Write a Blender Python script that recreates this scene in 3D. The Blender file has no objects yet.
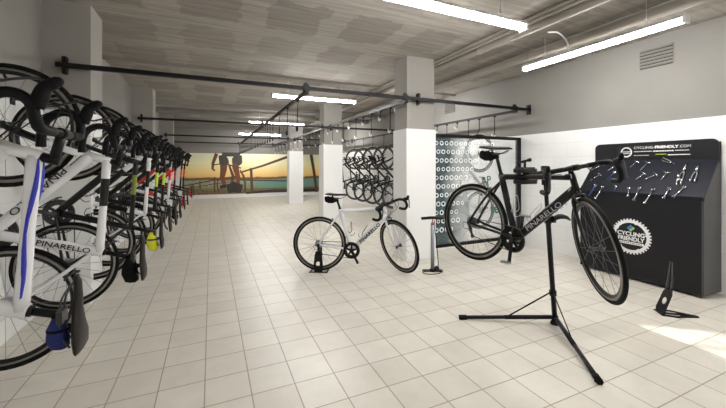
import bpy, math, random
from mathutils import Vector, Matrix
from math import sin, cos, pi, radians

random.seed(7)
S = bpy.context.scene
COL = S.collection

# ------------------------------------------------------------------ camera, world, exposure
EYE = 1.27
cam_d = bpy.data.cameras.new('camera'); cam = bpy.data.objects.new('camera', cam_d); COL.objects.link(cam)
cam.location = (0, 0, EYE)
cam.rotation_euler = (radians(90), 0, radians(-24.2))
cam_d.sensor_width = 36; cam_d.lens = 338 / 726 * 36
cam_d.shift_y = -38 / 726
cam_d.clip_start = 0.02
S.camera = cam

world = bpy.data.worlds.new('world'); S.world = world; world.use_nodes = True
wbg = world.node_tree.nodes['Background']
wbg.inputs[0].default_value = (0.75, 0.86, 1.0, 1); wbg.inputs[1].default_value = 2.0

sun_d = bpy.data.lights.new('sun', 'SUN'); sun = bpy.data.objects.new('sun', sun_d); COL.objects.link(sun)
sun_d.energy = 6; sun_d.angle = radians(2.2); sun_d.color = (1, 0.98, 0.94)
sun.rotation_euler = Vector((-1.43, 1.07, -1.55)).to_track_quat('-Z', 'Y').to_euler()

S.view_settings.view_transform = 'Standard'
S.view_settings.look = 'None'
S.view_settings.exposure = 0.45
S.view_settings.gamma = 1.0
S.view_settings.use_curve_mapping = False
TUBE_POWER = 72.0

# ------------------------------------------------------------------ materials
def lin(c):
    return tuple((x / 12.92 if x <= 0.04045 else ((x + 0.055) / 1.055) ** 2.4) for x in c)

def mat(name, rgb, rough=0.5, metal=0.0, var=0.06, vscale=8.0, bump=0.0, spec=0.5, emit=None, coat=0.0):
    """principled material whose colour is lightly mottled by noise; rgb in sRGB 0..1"""
    m = bpy.data.materials.new(name); m.use_nodes = True
    nt = m.node_tree; b = nt.nodes['Principled BSDF']
    c = lin(rgb)
    b.inputs['Roughness'].default_value = rough
    b.inputs['Metallic'].default_value = metal
    b.inputs['Specular IOR Level'].default_value = spec
    b.inputs['Coat Weight'].default_value = coat
    tc = nt.nodes.new('ShaderNodeTexCoord'); n = nt.nodes.new('ShaderNodeTexNoise')
    n.inputs['Scale'].default_value = vscale; n.inputs['Detail'].default_value = 4
    nt.links.new(tc.outputs['Object'], n.inputs['Vector'])
    mx = nt.nodes.new('ShaderNodeMix'); mx.data_type = 'RGBA'
    mx.inputs[6].default_value = (*[x * (1 - var) for x in c], 1)
    mx.inputs[7].default_value = (*[min(1, x * (1 + var)) for x in c], 1)
    nt.links.new(n.outputs['Fac'], mx.inputs[0]); nt.links.new(mx.outputs[2], b.inputs['Base Color'])
    if bump:
        bp = nt.nodes.new('ShaderNodeBump'); bp.inputs['Strength'].default_value = bump
        bp.inputs['Distance'].default_value = 0.01
        nt.links.new(n.outputs['Fac'], bp.inputs['Height']); nt.links.new(bp.outputs[0], b.inputs['Normal'])
    if emit:
        b.inputs['Emission Color'].default_value = (*emit[0], 1); b.inputs['Emission Strength'].default_value = emit[1]
    return m

def N(nt, t, **kw):
    n = nt.nodes.new(t)
    for k, v in kw.items(): setattr(n, k, v)
    return n

def brick_mat(name, c1, c2, cm, w, h, mortar, loc=(0, 0, 0), rot=(0, 0, 0), offset=0.0, rough=0.4, bump=0.3, noise=0.12, nscale=3.0, distort=0.0, smooth=0.1, nstretch=(1, 1, 1), coord='Object', spec=0.5):
    m = bpy.data.materials.new(name); m.use_nodes = True
    nt = m.node_tree; b = nt.nodes['Principled BSDF']; L = nt.links.new
    b.inputs['Specular IOR Level'].default_value = spec
    tc = N(nt, 'ShaderNodeTexCoord'); mp = N(nt, 'ShaderNodeMapping')
    mp.inputs['Location'].default_value = loc; mp.inputs['Rotation'].default_value = rot
    L(tc.outputs[coord], mp.inputs['Vector'])
    vec = mp.outputs[0]
    if distort:
        dn = N(nt, 'ShaderNodeTexNoise'); dn.inputs['Scale'].default_value = 5; dn.inputs['Detail'].default_value = 6
        L(tc.outputs[coord], dn.inputs['Vector'])
        sb = N(nt, 'ShaderNodeVectorMath', operation='SUBTRACT'); sb.inputs[1].default_value = (.5, .5, .5)
        L(dn.outputs['Color'], sb.inputs[0])
        sc = N(nt, 'ShaderNodeVectorMath', operation='SCALE'); sc.inputs['Scale'].default_value = distort
        L(sb.outputs[0], sc.inputs[0])
        ad = N(nt, 'ShaderNodeVectorMath', operation='ADD'); L(vec, ad.inputs[0]); L(sc.outputs[0], ad.inputs[1])
        vec = ad.outputs[0]
    br = N(nt, 'ShaderNodeTexBrick'); br.offset = offset; br.squash = 1.0
    br.inputs['Scale'].default_value = 1; br.inputs['Brick Width'].default_value = w; br.inputs['Row Height'].default_value = h
    br.inputs['Mortar Size'].default_value = mortar; br.inputs['Mortar Smooth'].default_value = smooth
    br.inputs['Color1'].default_value = (*lin(c1), 1); br.inputs['Color2'].default_value = (*lin(c2), 1); br.inputs['Mortar'].default_value = (*lin(cm), 1)
    L(vec, br.inputs['Vector'])
    m2 = N(nt, 'ShaderNodeMapping'); m2.inputs['Scale'].default_value = nstretch; L(tc.outputs[coord], m2.inputs['Vector'])
    n = N(nt, 'ShaderNodeTexNoise'); n.inputs['Scale'].default_value = nscale; n.inputs['Detail'].default_value = 8; n.inputs['Roughness'].default_value = 0.65
    L(m2.outputs[0], n.inputs['Vector'])
    mr = N(nt, 'ShaderNodeMapRange'); mr.inputs[1].default_value = .3; mr.inputs[2].default_value = .7
    mr.inputs[3].default_value = 1 - noise; mr.inputs[4].default_value = 1 + noise * .5
    L(n.outputs['Fac'], mr.inputs[0])
    mul = N(nt, 'ShaderNodeVectorMath', operation='SCALE'); L(br.outputs['Color'], mul.inputs[0]); L(mr.outputs[0], mul.inputs['Scale'])
    L(mul.outputs[0], b.inputs['Base Color'])
    b.inputs['Roughness'].default_value = rough
    rr = N(nt, 'ShaderNodeMapRange'); rr.inputs[3].default_value = rough * .75; rr.inputs[4].default_value = min(1, rough * 1.3)
    L(n.outputs['Fac'], rr.inputs[0]); L(rr.outputs[0], b.inputs['Roughness'])
    if bump:
        bp = N(nt, 'ShaderNodeBump'); bp.inputs['Strength'].default_value = bump; bp.inputs['Distance'].default_value = 0.004
        bp.invert = True
        L(br.outputs['Fac'], bp.inputs['Height']); L(bp.outputs[0], b.inputs['Normal'])
    return m

M = {}
M['floor'] = brick_mat('floor_tiles', (.87, .85, .805), (.835, .81, .76), (.64, .595, .53), .24, .245, .0035, loc=(.033, -.004, 0), rough=.33, bump=.2, noise=.09, nscale=4.5, spec=.5)
M['ceiling'] = brick_mat('board_marked_concrete', (.585, .56, .532), (.62, .596, .565), (.66, .636, .605), .80, .95, .15, loc=(-.38, -.05, 0), rough=.9, bump=.15, noise=.34, nscale=2.2, distort=.26, smooth=.12, nstretch=(.6, 9, 1), spec=.2)
M['tile_wall_x'] = brick_mat('white_blocks_side', (.93, .93, .925), (.92, .92, .915), (.88, .88, .875), .40, .20, .004, rot=(0, radians(90), radians(90)), offset=.5, rough=.35, bump=.25, noise=.03)
M['white'] = mat('white_cladding', (.93, .93, .925), .35, var=.015, vscale=3)
M['concrete'] = mat('grey_painted_concrete', (.56, .548, .53), .85, var=.10, vscale=2.2, bump=.2, spec=.2)
M['concrete_light'] = mat('pale_column_concrete', (.62, .605, .582), .85, var=.09, vscale=2.5, bump=.2, spec=.2)
M['pipe'] = mat('grey_pipe_paint', (.61, .585, .55), .55, var=.06, vscale=4)
M['black_steel'] = mat('black_steel', (.085, .085, .09), .5, var=.15, spec=.25)
M['black_satin'] = mat('black_satin', (.05, .05, .055), .42, var=.15, spec=.25)
M['rubber'] = mat('tyre_rubber', (.06, .058, .055), .75, var=.2, vscale=30, spec=.2)
M['bar_tape'] = mat('bar_tape', (.055, .055, .065), .6, var=.25, vscale=60, spec=.2)
M['carbon'] = mat('rim_carbon', (.06, .06, .06), .35, var=.15, spec=.3)
M['alloy'] = mat('alloy', (.72, .72, .73), .3, 1.0)
M['alloy_dark'] = mat('dark_alloy', (.30, .30, .31), .35, .8)
M['spoke'] = mat('spoke_steel', (.42, .42, .43), .4, .8)
M['track'] = mat('brake_track', (.55, .54, .52), .35, .8)
M['spoke_black'] = mat('spoke_black', (.12, .12, .12), .4, .3)
M['chain'] = mat('chain_steel', (.35, .34, .33), .4, .9)
M['frame_white'] = mat('frame_white', (.91, .91, .92), .22, var=.01, coat=.5)
M['frame_black'] = mat('frame_black', (.04, .04, .042), .3, var=.1, coat=.25, spec=.3)
M['blue'] = mat('royal_blue', (.12, .16, .72), .3, coat=.4)
M['navy'] = mat('navy_nylon', (.10, .16, .42), .8, var=.2, vscale=40)
M['lime'] = mat('lime_paint', (.78, .90, .25), .3)
M['red'] = mat('red_paint', (.85, .17, .12), .3)
M['orange'] = mat('orange_paint', (.93, .42, .15), .3)
M['green'] = mat('olive_green_paint', (.50, .56, .18), .35)
M['purple'] = mat('purple_strap', (.32, .18, .42), .6)
M['yellow'] = mat('yellow_nylon', (.88, .90, .16), .7, var=.1, vscale=40)
M['bag_black'] = mat('black_nylon', (.06, .06, .065), .85, var=.3, vscale=40, spec=.2)
M['saddle'] = mat('saddle_leatherette', (.13, .115, .105), .5, var=.1, spec=.3)
M['ink_black'] = mat('ink_black', (.05, .05, .055), .5)
M['ink_grey'] = mat('ink_grey', (.66, .66, .68), .5)
M['ink_white'] = mat('ink_white', (.93, .93, .93), .5)
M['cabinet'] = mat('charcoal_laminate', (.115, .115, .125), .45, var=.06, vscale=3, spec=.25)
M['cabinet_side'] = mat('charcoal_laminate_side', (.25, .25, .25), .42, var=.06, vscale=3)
M['board'] = mat('navy_black_board', (.09, .10, .14), .45, var=.08, vscale=3, spec=.25)
M['banner'] = mat('banner_black', (.05, .05, .07), .35)
M['chrome'] = mat('chrome_tool', (.82, .82, .84), .22, 1.0)
M['tool_blue'] = mat('tool_blue_grip', (.20, .30, .55), .4)
M['pump_grey'] = mat('pump_barrel', (.55, .57, .60), .35, .5)
M['hook_tip'] = mat('hook_tip_white', (.92, .92, .90), .4)
M['teal'] = mat('teal_print', (.10, .36, .34), .4)
M['wood'] = mat('reddish_wood', (.55, .32, .22), .5)
M['emblem_blue'] = mat('emblem_blue', (.25, .50, .75), .4)
M['emblem_green'] = mat('emblem_green', (.62, .78, .45), .4)
M['housing'] = mat('tube_housing', (.80, .80, .80), .4)
m = bpy.data.materials.new('glowing_diffuser'); m.use_nodes = True
b_ = m.node_tree.nodes['Principled BSDF']; b_.inputs['Base Color'].default_value = (.9, .9, .9, 1)
b_.inputs['Emission Color'].default_value = (1.0, .988, .972, 1); b_.inputs['Emission Strength'].default_value = TUBE_POWER
M['glow'] = m

# printed partition glass: clear, with a dark teal print that fades out to the right
m = bpy.data.materials.new('printed_glass'); m.use_nodes = True; nt = m.node_tree; L = nt.links.new
b_ = nt.nodes['Principled BSDF']; out = nt.nodes['Material Output']
tc = N(nt, 'ShaderNodeTexCoord'); sp = N(nt, 'ShaderNodeSeparateXYZ'); L(tc.outputs['Object'], sp.inputs[0])
nz = N(nt, 'ShaderNodeTexNoise'); nz.inputs['Scale'].default_value = 2.5; nz.inputs['Detail'].default_value = 5; L(tc.outputs['Object'], nz.inputs['Vector'])
ma = N(nt, 'ShaderNodeMath', operation='MULTIPLY_ADD'); ma.inputs[1].default_value = .7; L(nz.outputs['Fac'], ma.inputs[0]); L(sp.outputs[0], ma.inputs[2])
mr = N(nt, 'ShaderNodeMapRange'); mr.inputs[1].default_value = .60; mr.inputs[2].default_value = 1.15; mr.inputs[3].default_value = .80; mr.inputs[4].default_value = .13
L(ma.outputs[0], mr.inputs[0])
cr = N(nt, 'ShaderNodeMapRange'); cr.inputs[1].default_value = .6; cr.inputs[2].default_value = 1.1
L(ma.outputs[0], cr.inputs[0])
mx = N(nt, 'ShaderNodeMix', data_type='RGBA'); mx.inputs[6].default_value = (*lin((.25, .33, .35)), 1); mx.inputs[7].default_value = (*lin((.92, .95, .95)), 1)
L(cr.outputs[0], mx.inputs[0]); L(mx.outputs[2], b_.inputs['Base Color']); b_.inputs['Roughness'].default_value = .12
tr = N(nt, 'ShaderNodeBsdfTransparent'); ms = N(nt, 'ShaderNodeMixShader')
L(mr.outputs[0], ms.inputs[0]); L(tr.outputs[0], ms.inputs[1]); L(b_.outputs[0], ms.inputs[2]); L(ms.outputs[0], out.inputs[0])
M['print_glass'] = m

# mural print: sunset sky over sea and land
m = bpy.data.materials.new('mural_print'); m.use_nodes = True; nt = m.node_tree; L = nt.links.new
b_ = nt.nodes['Principled BSDF']; b_.inputs['Roughness'].default_value = .45
tc = N(nt, 'ShaderNodeTexCoord'); sp = N(nt, 'ShaderNodeSeparateXYZ'); L(tc.outputs['Object'], sp.inputs[0])
rz = N(nt, 'ShaderNodeMapRange'); rz.inputs[1].default_value = 0; rz.inputs[2].default_value = 1.62; L(sp.outputs[2], rz.inputs[0])
nz = N(nt, 'ShaderNodeTexNoise'); nz.inputs['Scale'].default_value = 1.4; nz.inputs['Detail'].default_value = 8; L(tc.outputs['Object'], nz.inputs['Vector'])
ad = N(nt, 'ShaderNodeMath', operation='MULTIPLY_ADD'); ad.inputs[1].default_value = .10; L(nz.outputs['Fac'], ad.inputs[0]); L(rz.outputs[0], ad.inputs[2])
ramp = N(nt, 'ShaderNodeValToRGB'); cs = ramp.color_ramp
cs.elements[0].position = .05; cs.elements[0].color = (*lin((.48, .35, .22)), 1)
cs.elements[1].position = 1.0; cs.elements[1].color = (*lin((.95, .95, .82)), 1)
for p, c in ((.16, (.45, .40, .28)), (.24, (.58, .58, .44)), (.38, (.60, .64, .54)), (.41, (.42, .30, .20)), (.45, (.55, .35, .20)), (.47, (.97, .78, .48)), (.60, (.99, .88, .58)), (.80, (1.0, .97, .78))):
    e = cs.elements.new(p); e.color = (*lin(c), 1)
L(ad.outputs[0], ramp.inputs[0])
n2 = N(nt, 'ShaderNodeTexNoise'); n2.inputs['Scale'].default_value = 9; n2.inputs['Detail'].default_value = 8
mp = N(nt, 'ShaderNodeMapping'); mp.inputs['Scale'].default_value = (1, 1, 4); L(tc.outputs['Object'], mp.inputs[0]); L(mp.outputs[0], n2.inputs['Vector'])
lo = N(nt, 'ShaderNodeMath', operation='LESS_THAN'); lo.inputs[1].default_value = .47; L(ad.outputs[0], lo.inputs[0])
g = N(nt, 'ShaderNodeMapRange'); g.inputs[1].default_value = .35; g.inputs[2].default_value = .65; g.inputs[3].default_value = .55; g.inputs[4].default_value = 1.35; L(n2.outputs['Fac'], g.inputs[0])
mg = N(nt, 'ShaderNodeMix', data_type='FLOAT'); L(lo.outputs[0], mg.inputs[0]); mg.inputs[2].default_value = 1; L(g.outputs[0], mg.inputs[3])
sc = N(nt, 'ShaderNodeVectorMath', operation='SCALE'); L(ramp.outputs[0], sc.inputs[0]); L(mg.outputs[0], sc.inputs['Scale'])
# teal sea towards the right
sx = N(nt, 'ShaderNodeMapRange'); sx.inputs[1].default_value = 2.0; sx.inputs[2].default_value = 3.2; L(sp.outputs[0], sx.inputs[0])
b1 = N(nt, 'ShaderNodeMath', operation='GREATER_THAN'); b1.inputs[1].default_value = .17; L(ad.outputs[0], b1.inputs[0])
b2 = N(nt, 'ShaderNodeMath', operation='LESS_THAN'); b2.inputs[1].default_value = .40; L(ad.outputs[0], b2.inputs[0])
b3 = N(nt, 'ShaderNodeMath', operation='MULTIPLY'); L(b1.outputs[0], b3.inputs[0]); L(b2.outputs[0], b3.inputs[1])
b4 = N(nt, 'ShaderNodeMath', operation='MULTIPLY'); L(b3.outputs[0], b4.inputs[0]); L(sx.outputs[0], b4.inputs[1])
b5 = N(nt, 'ShaderNodeMath', operation='MULTIPLY'); L(b4.outputs[0], b5.inputs[0]); L(g.outputs[0], b5.inputs[1]); b5.use_clamp = True
mt = N(nt, 'ShaderNodeMix', data_type='RGBA'); mt.inputs[7].default_value = (*lin((.42, .60, .54)), 1)
L(b5.outputs[0], mt.inputs[0]); L(sc.outputs[0], mt.inputs[6]); L(mt.outputs[2], b_.inputs['Base Color'])
M['mural'] = m
M['mural_skin'] = mat('mural_skin', (.47, .27, .16), .5, var=.25, vscale=3)
M['mural_shorts'] = mat('mural_shorts', (.27, .25, .24), .5, var=.2, vscale=3)
M['mural_rail'] = mat('mural_rail', (.38, .25, .15), .5, var=.2, vscale=3)
M['mural_dark'] = mat('mural_dark', (.20, .17, .15), .5, var=.3, vscale=5)

# ------------------------------------------------------------------ mesh builder
def V(*a): return Vector(a)

def catmull(pts, k=5):
    pts = [Vector(p) for p in pts]; out = []
    P = [pts[0] * 2 - pts[1]] + pts + [pts[-1] * 2 - pts[-2]]
    for i in range(1, len(P) - 2):
        for j in range(k):
            t = j / k; a, b, c, d = P[i - 1], P[i], P[i + 1], P[i + 2]
            out.append(.5 * ((2 * b) + (c - a) * t + (2 * a - 5 * b + 4 * c - d) * t * t + (3 * b - a - 3 * c + d) * t ** 3))
    out.append(pts[-1]); return out

class MB:
    def __init__(s): s.v = []; s.f = []; s.m = []; s.s = []
    def face(s, idx, mi=0, sm=False): s.f.append(tuple(idx)); s.m.append(mi); s.s.append(sm)
    def ringloft(s, rings, mi=0, cap=True, closed=False, smooth=True, mis=None):
        n = len(rings[0]); b0 = len(s.v)
        for r in rings: s.v += [tuple(p) for p in r]
        R = len(rings)
        for i in range(R if closed else R - 1):
            a = b0 + i * n; b = b0 + ((i + 1) % R) * n
            for j in range(n):
                k = (j + 1) % n
                s.face((a + j, a + k, b + k, b + j), mis[i] if mis else mi, smooth)
        if cap and not closed:
            s.face([b0 + j for j in range(n)][::-1], mis[0] if mis else mi)
            s.face([b0 + (R - 1) * n + j for j in range(n)], mis[-1] if mis else mi)
        return s
    def tube(s, pts, r, n=8, mi=0, cap=True, closed=False, flat=None, mis=None, up=None):
        """flat: (a,b) multipliers on the two section axes"""
        pts = [Vector(p) for p in pts]; R = len(pts)
        rs = r if isinstance(r, (list, tuple)) else [r] * R
        rings = []; u = None
        for i in range(R):
            if closed: t = (pts[(i + 1) % R] - pts[i - 1])
            else: t = pts[min(i + 1, R - 1)] - pts[max(i - 1, 0)]
            t.normalize()
            if u is None:
                ref = Vector(up) if up else (Vector((0, 1, 0)) if abs(t.y) < .9 else Vector((0, 0, 1)))
                u = (ref - t * ref.dot(t)).normalized()
            else:
                u = (u - t * u.dot(t)).normalized()
            w = t.cross(u); fa, fb = flat if flat else (1, 1)
            rings.append([pts[i] + (u * cos(2 * pi * j / n) * fa + w * sin(2 * pi * j / n) * fb) * rs[i] for j in range(n)])
        return s.ringloft(rings, mi, cap, closed, True, mis)
    def box(s, c, size, mi=0, rot=None, smooth=False):
        b0 = len(s.v); c = Vector(c); hx, hy, hz = [q / 2 for q in size]
        for dx, dy, dz in ((-1, -1, -1), (1, -1, -1), (1, 1, -1), (-1, 1, -1), (-1, -1, 1), (1, -1, 1), (1, 1, 1), (-1, 1, 1)):
            p = Vector((dx * hx, dy * hy, dz * hz))
            if rot: p = rot @ p
            s.v.append(tuple(c + p))
        for f in ((0, 3, 2, 1), (4, 5, 6, 7), (0, 1, 5, 4), (1, 2, 6, 5), (2, 3, 7, 6), (3, 0, 4, 7)): s.face([b0 + i for i in f], mi, smooth)
        return s
    def rbox(s, c, size, r=.01, mi=0, rot=None):
        """box with bevelled vertical profile (octagon section in x/z swept in y)"""
        hx, hy, hz = [q / 2 for q in size]; r = min(r, hx * .9, hz * .9); c = Vector(c)
        sec = [(-hx + r, -hz), (hx - r, -hz), (hx, -hz + r), (hx, hz - r), (hx - r, hz), (-hx + r, hz), (-hx, hz - r), (-hx, -hz + r)]
        rings = []
        for y, k in ((-hy, .8), (-hy + r * .7, 1), (hy - r * .7, 1), (hy, .8)):
            ring = []
            for x, z in sec:
                p = Vector((x * k, y, z * k))
                if rot: p = rot @ p
                ring.append(c + p)
            rings.append(ring[::-1])
        return s.ringloft(rings, mi, True, False, False)
    def lathe(s, c, axis, prof, n=32, mi=0, mis=None, smooth=True, closed=True):
        """prof: list of (radius, offset along axis); closed profile loop"""
        c = Vector(c); a = Vector(axis).normalized()
        ref = Vector((0, 0, 1)) if abs(a.z) < .9 else Vector((1, 0, 0))
        u = (ref - a * ref.dot(a)).normalized(); w = a.cross(u)
        b0 = len(s.v); P = len(prof)
        for i in range(n):
            d = u * cos(2 * pi * i / n) + w * sin(2 * pi * i / n)
            for r, o in prof: s.v.append(tuple(c + d * r + a * o))
        for i in range(n):
            for j in range(P if closed else P - 1):
                k = (j + 1) % P; i2 = (i + 1) % n
                s.face((b0 + i * P + j, b0 + i2 * P + j, b0 + i2 * P + k, b0 + i * P + k), mis[j] if mis else mi, smooth)
        return s
    def disc(s, c, axis, r, t, n=24, mi=0):
        c = Vector(c); a = Vector(axis).normalized()
        return s.tube([c - a * t / 2, c + a * t / 2], r, n, mi)
    def prism(s, poly, o, u, v, t, mi=0):
        """poly in (u,v) plane at o, extruded by vector t"""
        o, u, v, t = Vector(o), Vector(u), Vector(v), Vector(t)
        b0 = len(s.v); n = len(poly)
        for k in (0, 1):
            for a, b in poly: s.v.append(tuple(o + u * a + v * b + t * k))
        s.face([b0 + i for i in range(n)][::-1], mi); s.face([b0 + n + i for i in range(n)], mi)
        for i in range(n):
            j = (i + 1) % n; s.face((b0 + i, b0 + j, b0 + n + j, b0 + n + i), mi)
        return s
    def add(s, o, Mx=None):
        b0 = len(s.v); s.v += [tuple(Mx @ Vector(p)) if Mx else p for p in o.v]
        for f, mi, sm in zip(o.f, o.m, o.s): s.face([b0 + i for i in f], mi, sm)
        return s
    def transform(s, Mx): s.v = [tuple(Mx @ Vector(p)) for p in s.v]; return s
    def mesh(s, name):
        me = bpy.data.meshes.new(name); me.from_pydata(s.v, [], s.f)
        me.polygons.foreach_set('material_index', s.m); me.polygons.foreach_set('use_smooth', s.s)
        me.update()
        import bmesh
        bm = bmesh.new(); bm.from_mesh(me); bmesh.ops.recalc_face_normals(bm, faces=bm.faces); bm.to_mesh(me); bm.free()
        return me

def obj(name, mb, mats, parent=None, loc=None):
    me = mb.mesh(name) if isinstance(mb, MB) else mb
    o = bpy.data.objects.new(name, me); COL.objects.link(o)
    for k in (mats if isinstance(mats, (list, tuple)) else [mats]): me.materials.append(M[k])
    if parent: o.parent = parent
    if loc: o.location = loc
    return o

def tag(o, label=None, cat=None, group=None, kind=None):
    if label: o['label'] = label
    if cat: o['category'] = cat
    if group: o['group'] = group
    if kind: o['kind'] = kind
    return o

def thing(name, label, cat, loc=(0, 0, 0), group=None, mtx=None):
    o = bpy.data.objects.new(name, None); COL.objects.link(o); o.empty_display_size = .1
    if mtx is not None: o.matrix_world = mtx
    else: o.location = loc
    return tag(o, label, cat, group)

def struct(name, mb, mats): return tag(obj(name, mb, mats), kind='structure')

def text_mb(body, size, bold=0.0, depth=.0006, xs=1.0, mi=0, align='CENTER'):
    cu = bpy.data.curves.new('lettering', 'FONT'); cu.body = body; cu.size = size; cu.offset = bold; cu.extrude = depth
    cu.align_x = align; cu.align_y = 'CENTER'; cu.resolution_u = 3
    o = bpy.data.objects.new('lettering_source', cu); COL.objects.link(o)
    dg = bpy.context.evaluated_depsgraph_get(); me = bpy.data.meshes.new_from_object(o.evaluated_get(dg))
    mb = MB(); mb.v = [(v.co.x * xs, v.co.y, v.co.z) for v in me.vertices]
    for p in me.polygons: mb.face(tuple(p.vertices), mi)
    bpy.data.objects.remove(o); bpy.data.curves.remove(cu); bpy.data.meshes.remove(me)
    return mb

def frame_mtx(o, u, v):
    u = Vector(u).normalized(); v = Vector(v); v = (v - u * v.dot(u)).normalized(); n = u.cross(v)
    return Matrix(((u.x, v.x, n.x, o[0]), (u.y, v.y, n.y, o[1]), (u.z, v.z, n.z, o[2]), (0, 0, 0, 1)))

# ------------------------------------------------------------------ the room
XL, XR, YB, YF, H = -1.35, 4.62, -3.6, 14.5, 2.75
WB = 1.77       # top of the white band
struct('floor', MB().box(((XL + XR) / 2, (YB + YF) / 2, -.05), (XR - XL + .4, YF - YB + .4, .1)), 'floor')
struct('ceiling', MB().box(((XL + XR) / 2, (YB + YF) / 2, H + .05), (XR - XL + .4, YF - YB + .4, .1)), 'ceiling')
def wall(name, c, size, lower=True, mats=('white', 'concrete')):
    mb = MB(); cx, cy = c; sx, sy = size
    mb.box((cx, cy, WB / 2), (sx, sy, WB), 0); mb.box((cx, cy, (WB + H) / 2), (sx, sy, H - WB), 1)
    return struct(name, mb, mats)
wall('wall_left', (XL - .1, (YB + YF) / 2), (.2, YF - YB + .4), mats=('tile_wall_x', 'concrete'))
wall('wall_back', ((XL + XR) / 2, YF + .1), (XR - XL, .2))
wall('wall_front', ((XL + XR) / 2, YB - .1), (XR - XL, .2))
# right wall with a window opening near the camera (Y -.55..-.05 , z 1.15..2.0)
wy0, wy1, wz0, wz1 = -.42, .44, 1.20, 1.84
mb = MB()
def seg(y0, y1, z0, z1, mi):
    mb.box((XR + .1, (y0 + y1) / 2, (z0 + z1) / 2), (.2, y1 - y0, z1 - z0), mi)
for y0, y1 in ((YB - .2, wy0), (wy1, YF + .2)):
    seg(y0, y1, 0, WB, 0); seg(y0, y1, WB, H, 1)
seg(wy0, wy1, 0, wz0, 0); seg(wy0, wy1, wz1, H, 1)
struct('wall_right', mb, ('tile_wall_x', 'concrete'))
mb = MB()
for k in range(5):
    z = wz0 + .05 + k * (wz1 - wz0 - .1) / 4
    mb.box((XR + .12, (wy0 + wy1) / 2, z), (.03, wy1 - wy0, .028))
for y in (wy0 + .015, wy1 - .015, (wy0 + wy1) / 2): mb.box((XR + .12, y, (wz0 + wz1) / 2), (.04, .03, wz1 - wz0))
struct('window_1', mb, 'white')
# lateral downstands and service runs across the ceiling
for i, (y, w, h) in enumerate(((5.62, .05, .03), (8.75, .16, .10), (9.95, .16, .12), (11.6, .2, .14), (13.2, .2, .14)), 1):
    struct('trim_%d' % i, MB().box(((XL + XR) / 2, y, H - h / 2), (XR - XL, w, h)), 'concrete')

def column(name, x0, x1, y0, y1, ins=.015):
    mb = MB(); cx, cy = (x0 + x1) / 2, (y0 + y1) / 2
    mb.box((cx, cy, WB / 2), (x1 - x0, y1 - y0, WB), 0)
    mb.box((cx, cy, (WB + H) / 2), (x1 - x0 - 2 * ins, y1 - y0 - 2 * ins, H - WB), 1)
    return mb
k = 0
for y in (3.86, 7.5, 11.25):
    struct('column_%d' % (k + 1), column('', 2.37, 2.84, y, y + .36), ('white', 'concrete_light')); k += 1
for y in (3.86, 7.48, 11.2):
    mb = column('', XL - .05, -1.01, y, y + .36, 0)
    struct('column_%d' % (k + 1), mb, ('white', 'concrete_light')); k += 1

# ceiling pipes
def pipe(name, label, x, z, r, bands, group=None, mat_='pipe'):
    t = thing(name, label, 'pipe', (x, YB, z), group)
    obj('tube', MB().tube([(0, 0, 0), (0, YF - YB, 0)], r, 20), mat_, t)
    for y in bands:
        mb = MB().tube([(0, y - YB - .012, 0), (0, y - YB + .012, 0)], r + .004, 20)
        mb.box((0, y - YB, (H - z + r) / 2), (.02, .02, H - z - r))
        obj('hanger', mb, mat_, t)
    return t
pipe('ceiling_pipe', 'fat grey pipe below the ceiling, closer to the columns than its twin', 3.01, 2.685, .042, (1.4, 3.2, 6.2, 9.2))
pipe('ceiling_pipe', 'fat grey pipe below the ceiling running right above the lengthways tube light', 3.66, 2.655, .055, (1.1, 3.0, 6.1, 9.1))
pipe('conduit', 'thin grey conduit on the ceiling, left one of the pair beside the columns', 2.872, 2.725, .018, (1.6, 3.5))
pipe('conduit', 'thin grey conduit on the ceiling between its twin and the fat pipe', 2.928, 2.715, .02, (1.7, 3.6))

# wall vents
def vent(y0, y1, z0, z1, n, label):
    t = thing('wall_vent', label, 'vent', (XR, (y0 + y1) / 2, z0))
    w = y1 - y0; h = z1 - z0
    obj('backing', MB().box((-.003, 0, h / 2), (.006, w, h)), 'concrete', t)
    mb = MB()
    for k in range(n):
        z = h * (k + .5) / n
        mb.box((-.014, 0, z), (.022, w * .97, .012), 0, Matrix.Rotation(radians(35), 3, 'Y'))
        mb.box((-.007, 0, z - .016), (.003, w * .97, .007), 1)
    obj('slats', mb, ('concrete', 'black_steel'), t)
vent(1.98, 2.30, 2.40, 2.63, 6, 'grey louvred vent high on the right wall behind the long tube light')
vent(5.62, 5.94, 2.40, 2.62, 6, 'small grey louvred vent high on the right wall beyond the glass partition')

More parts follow.
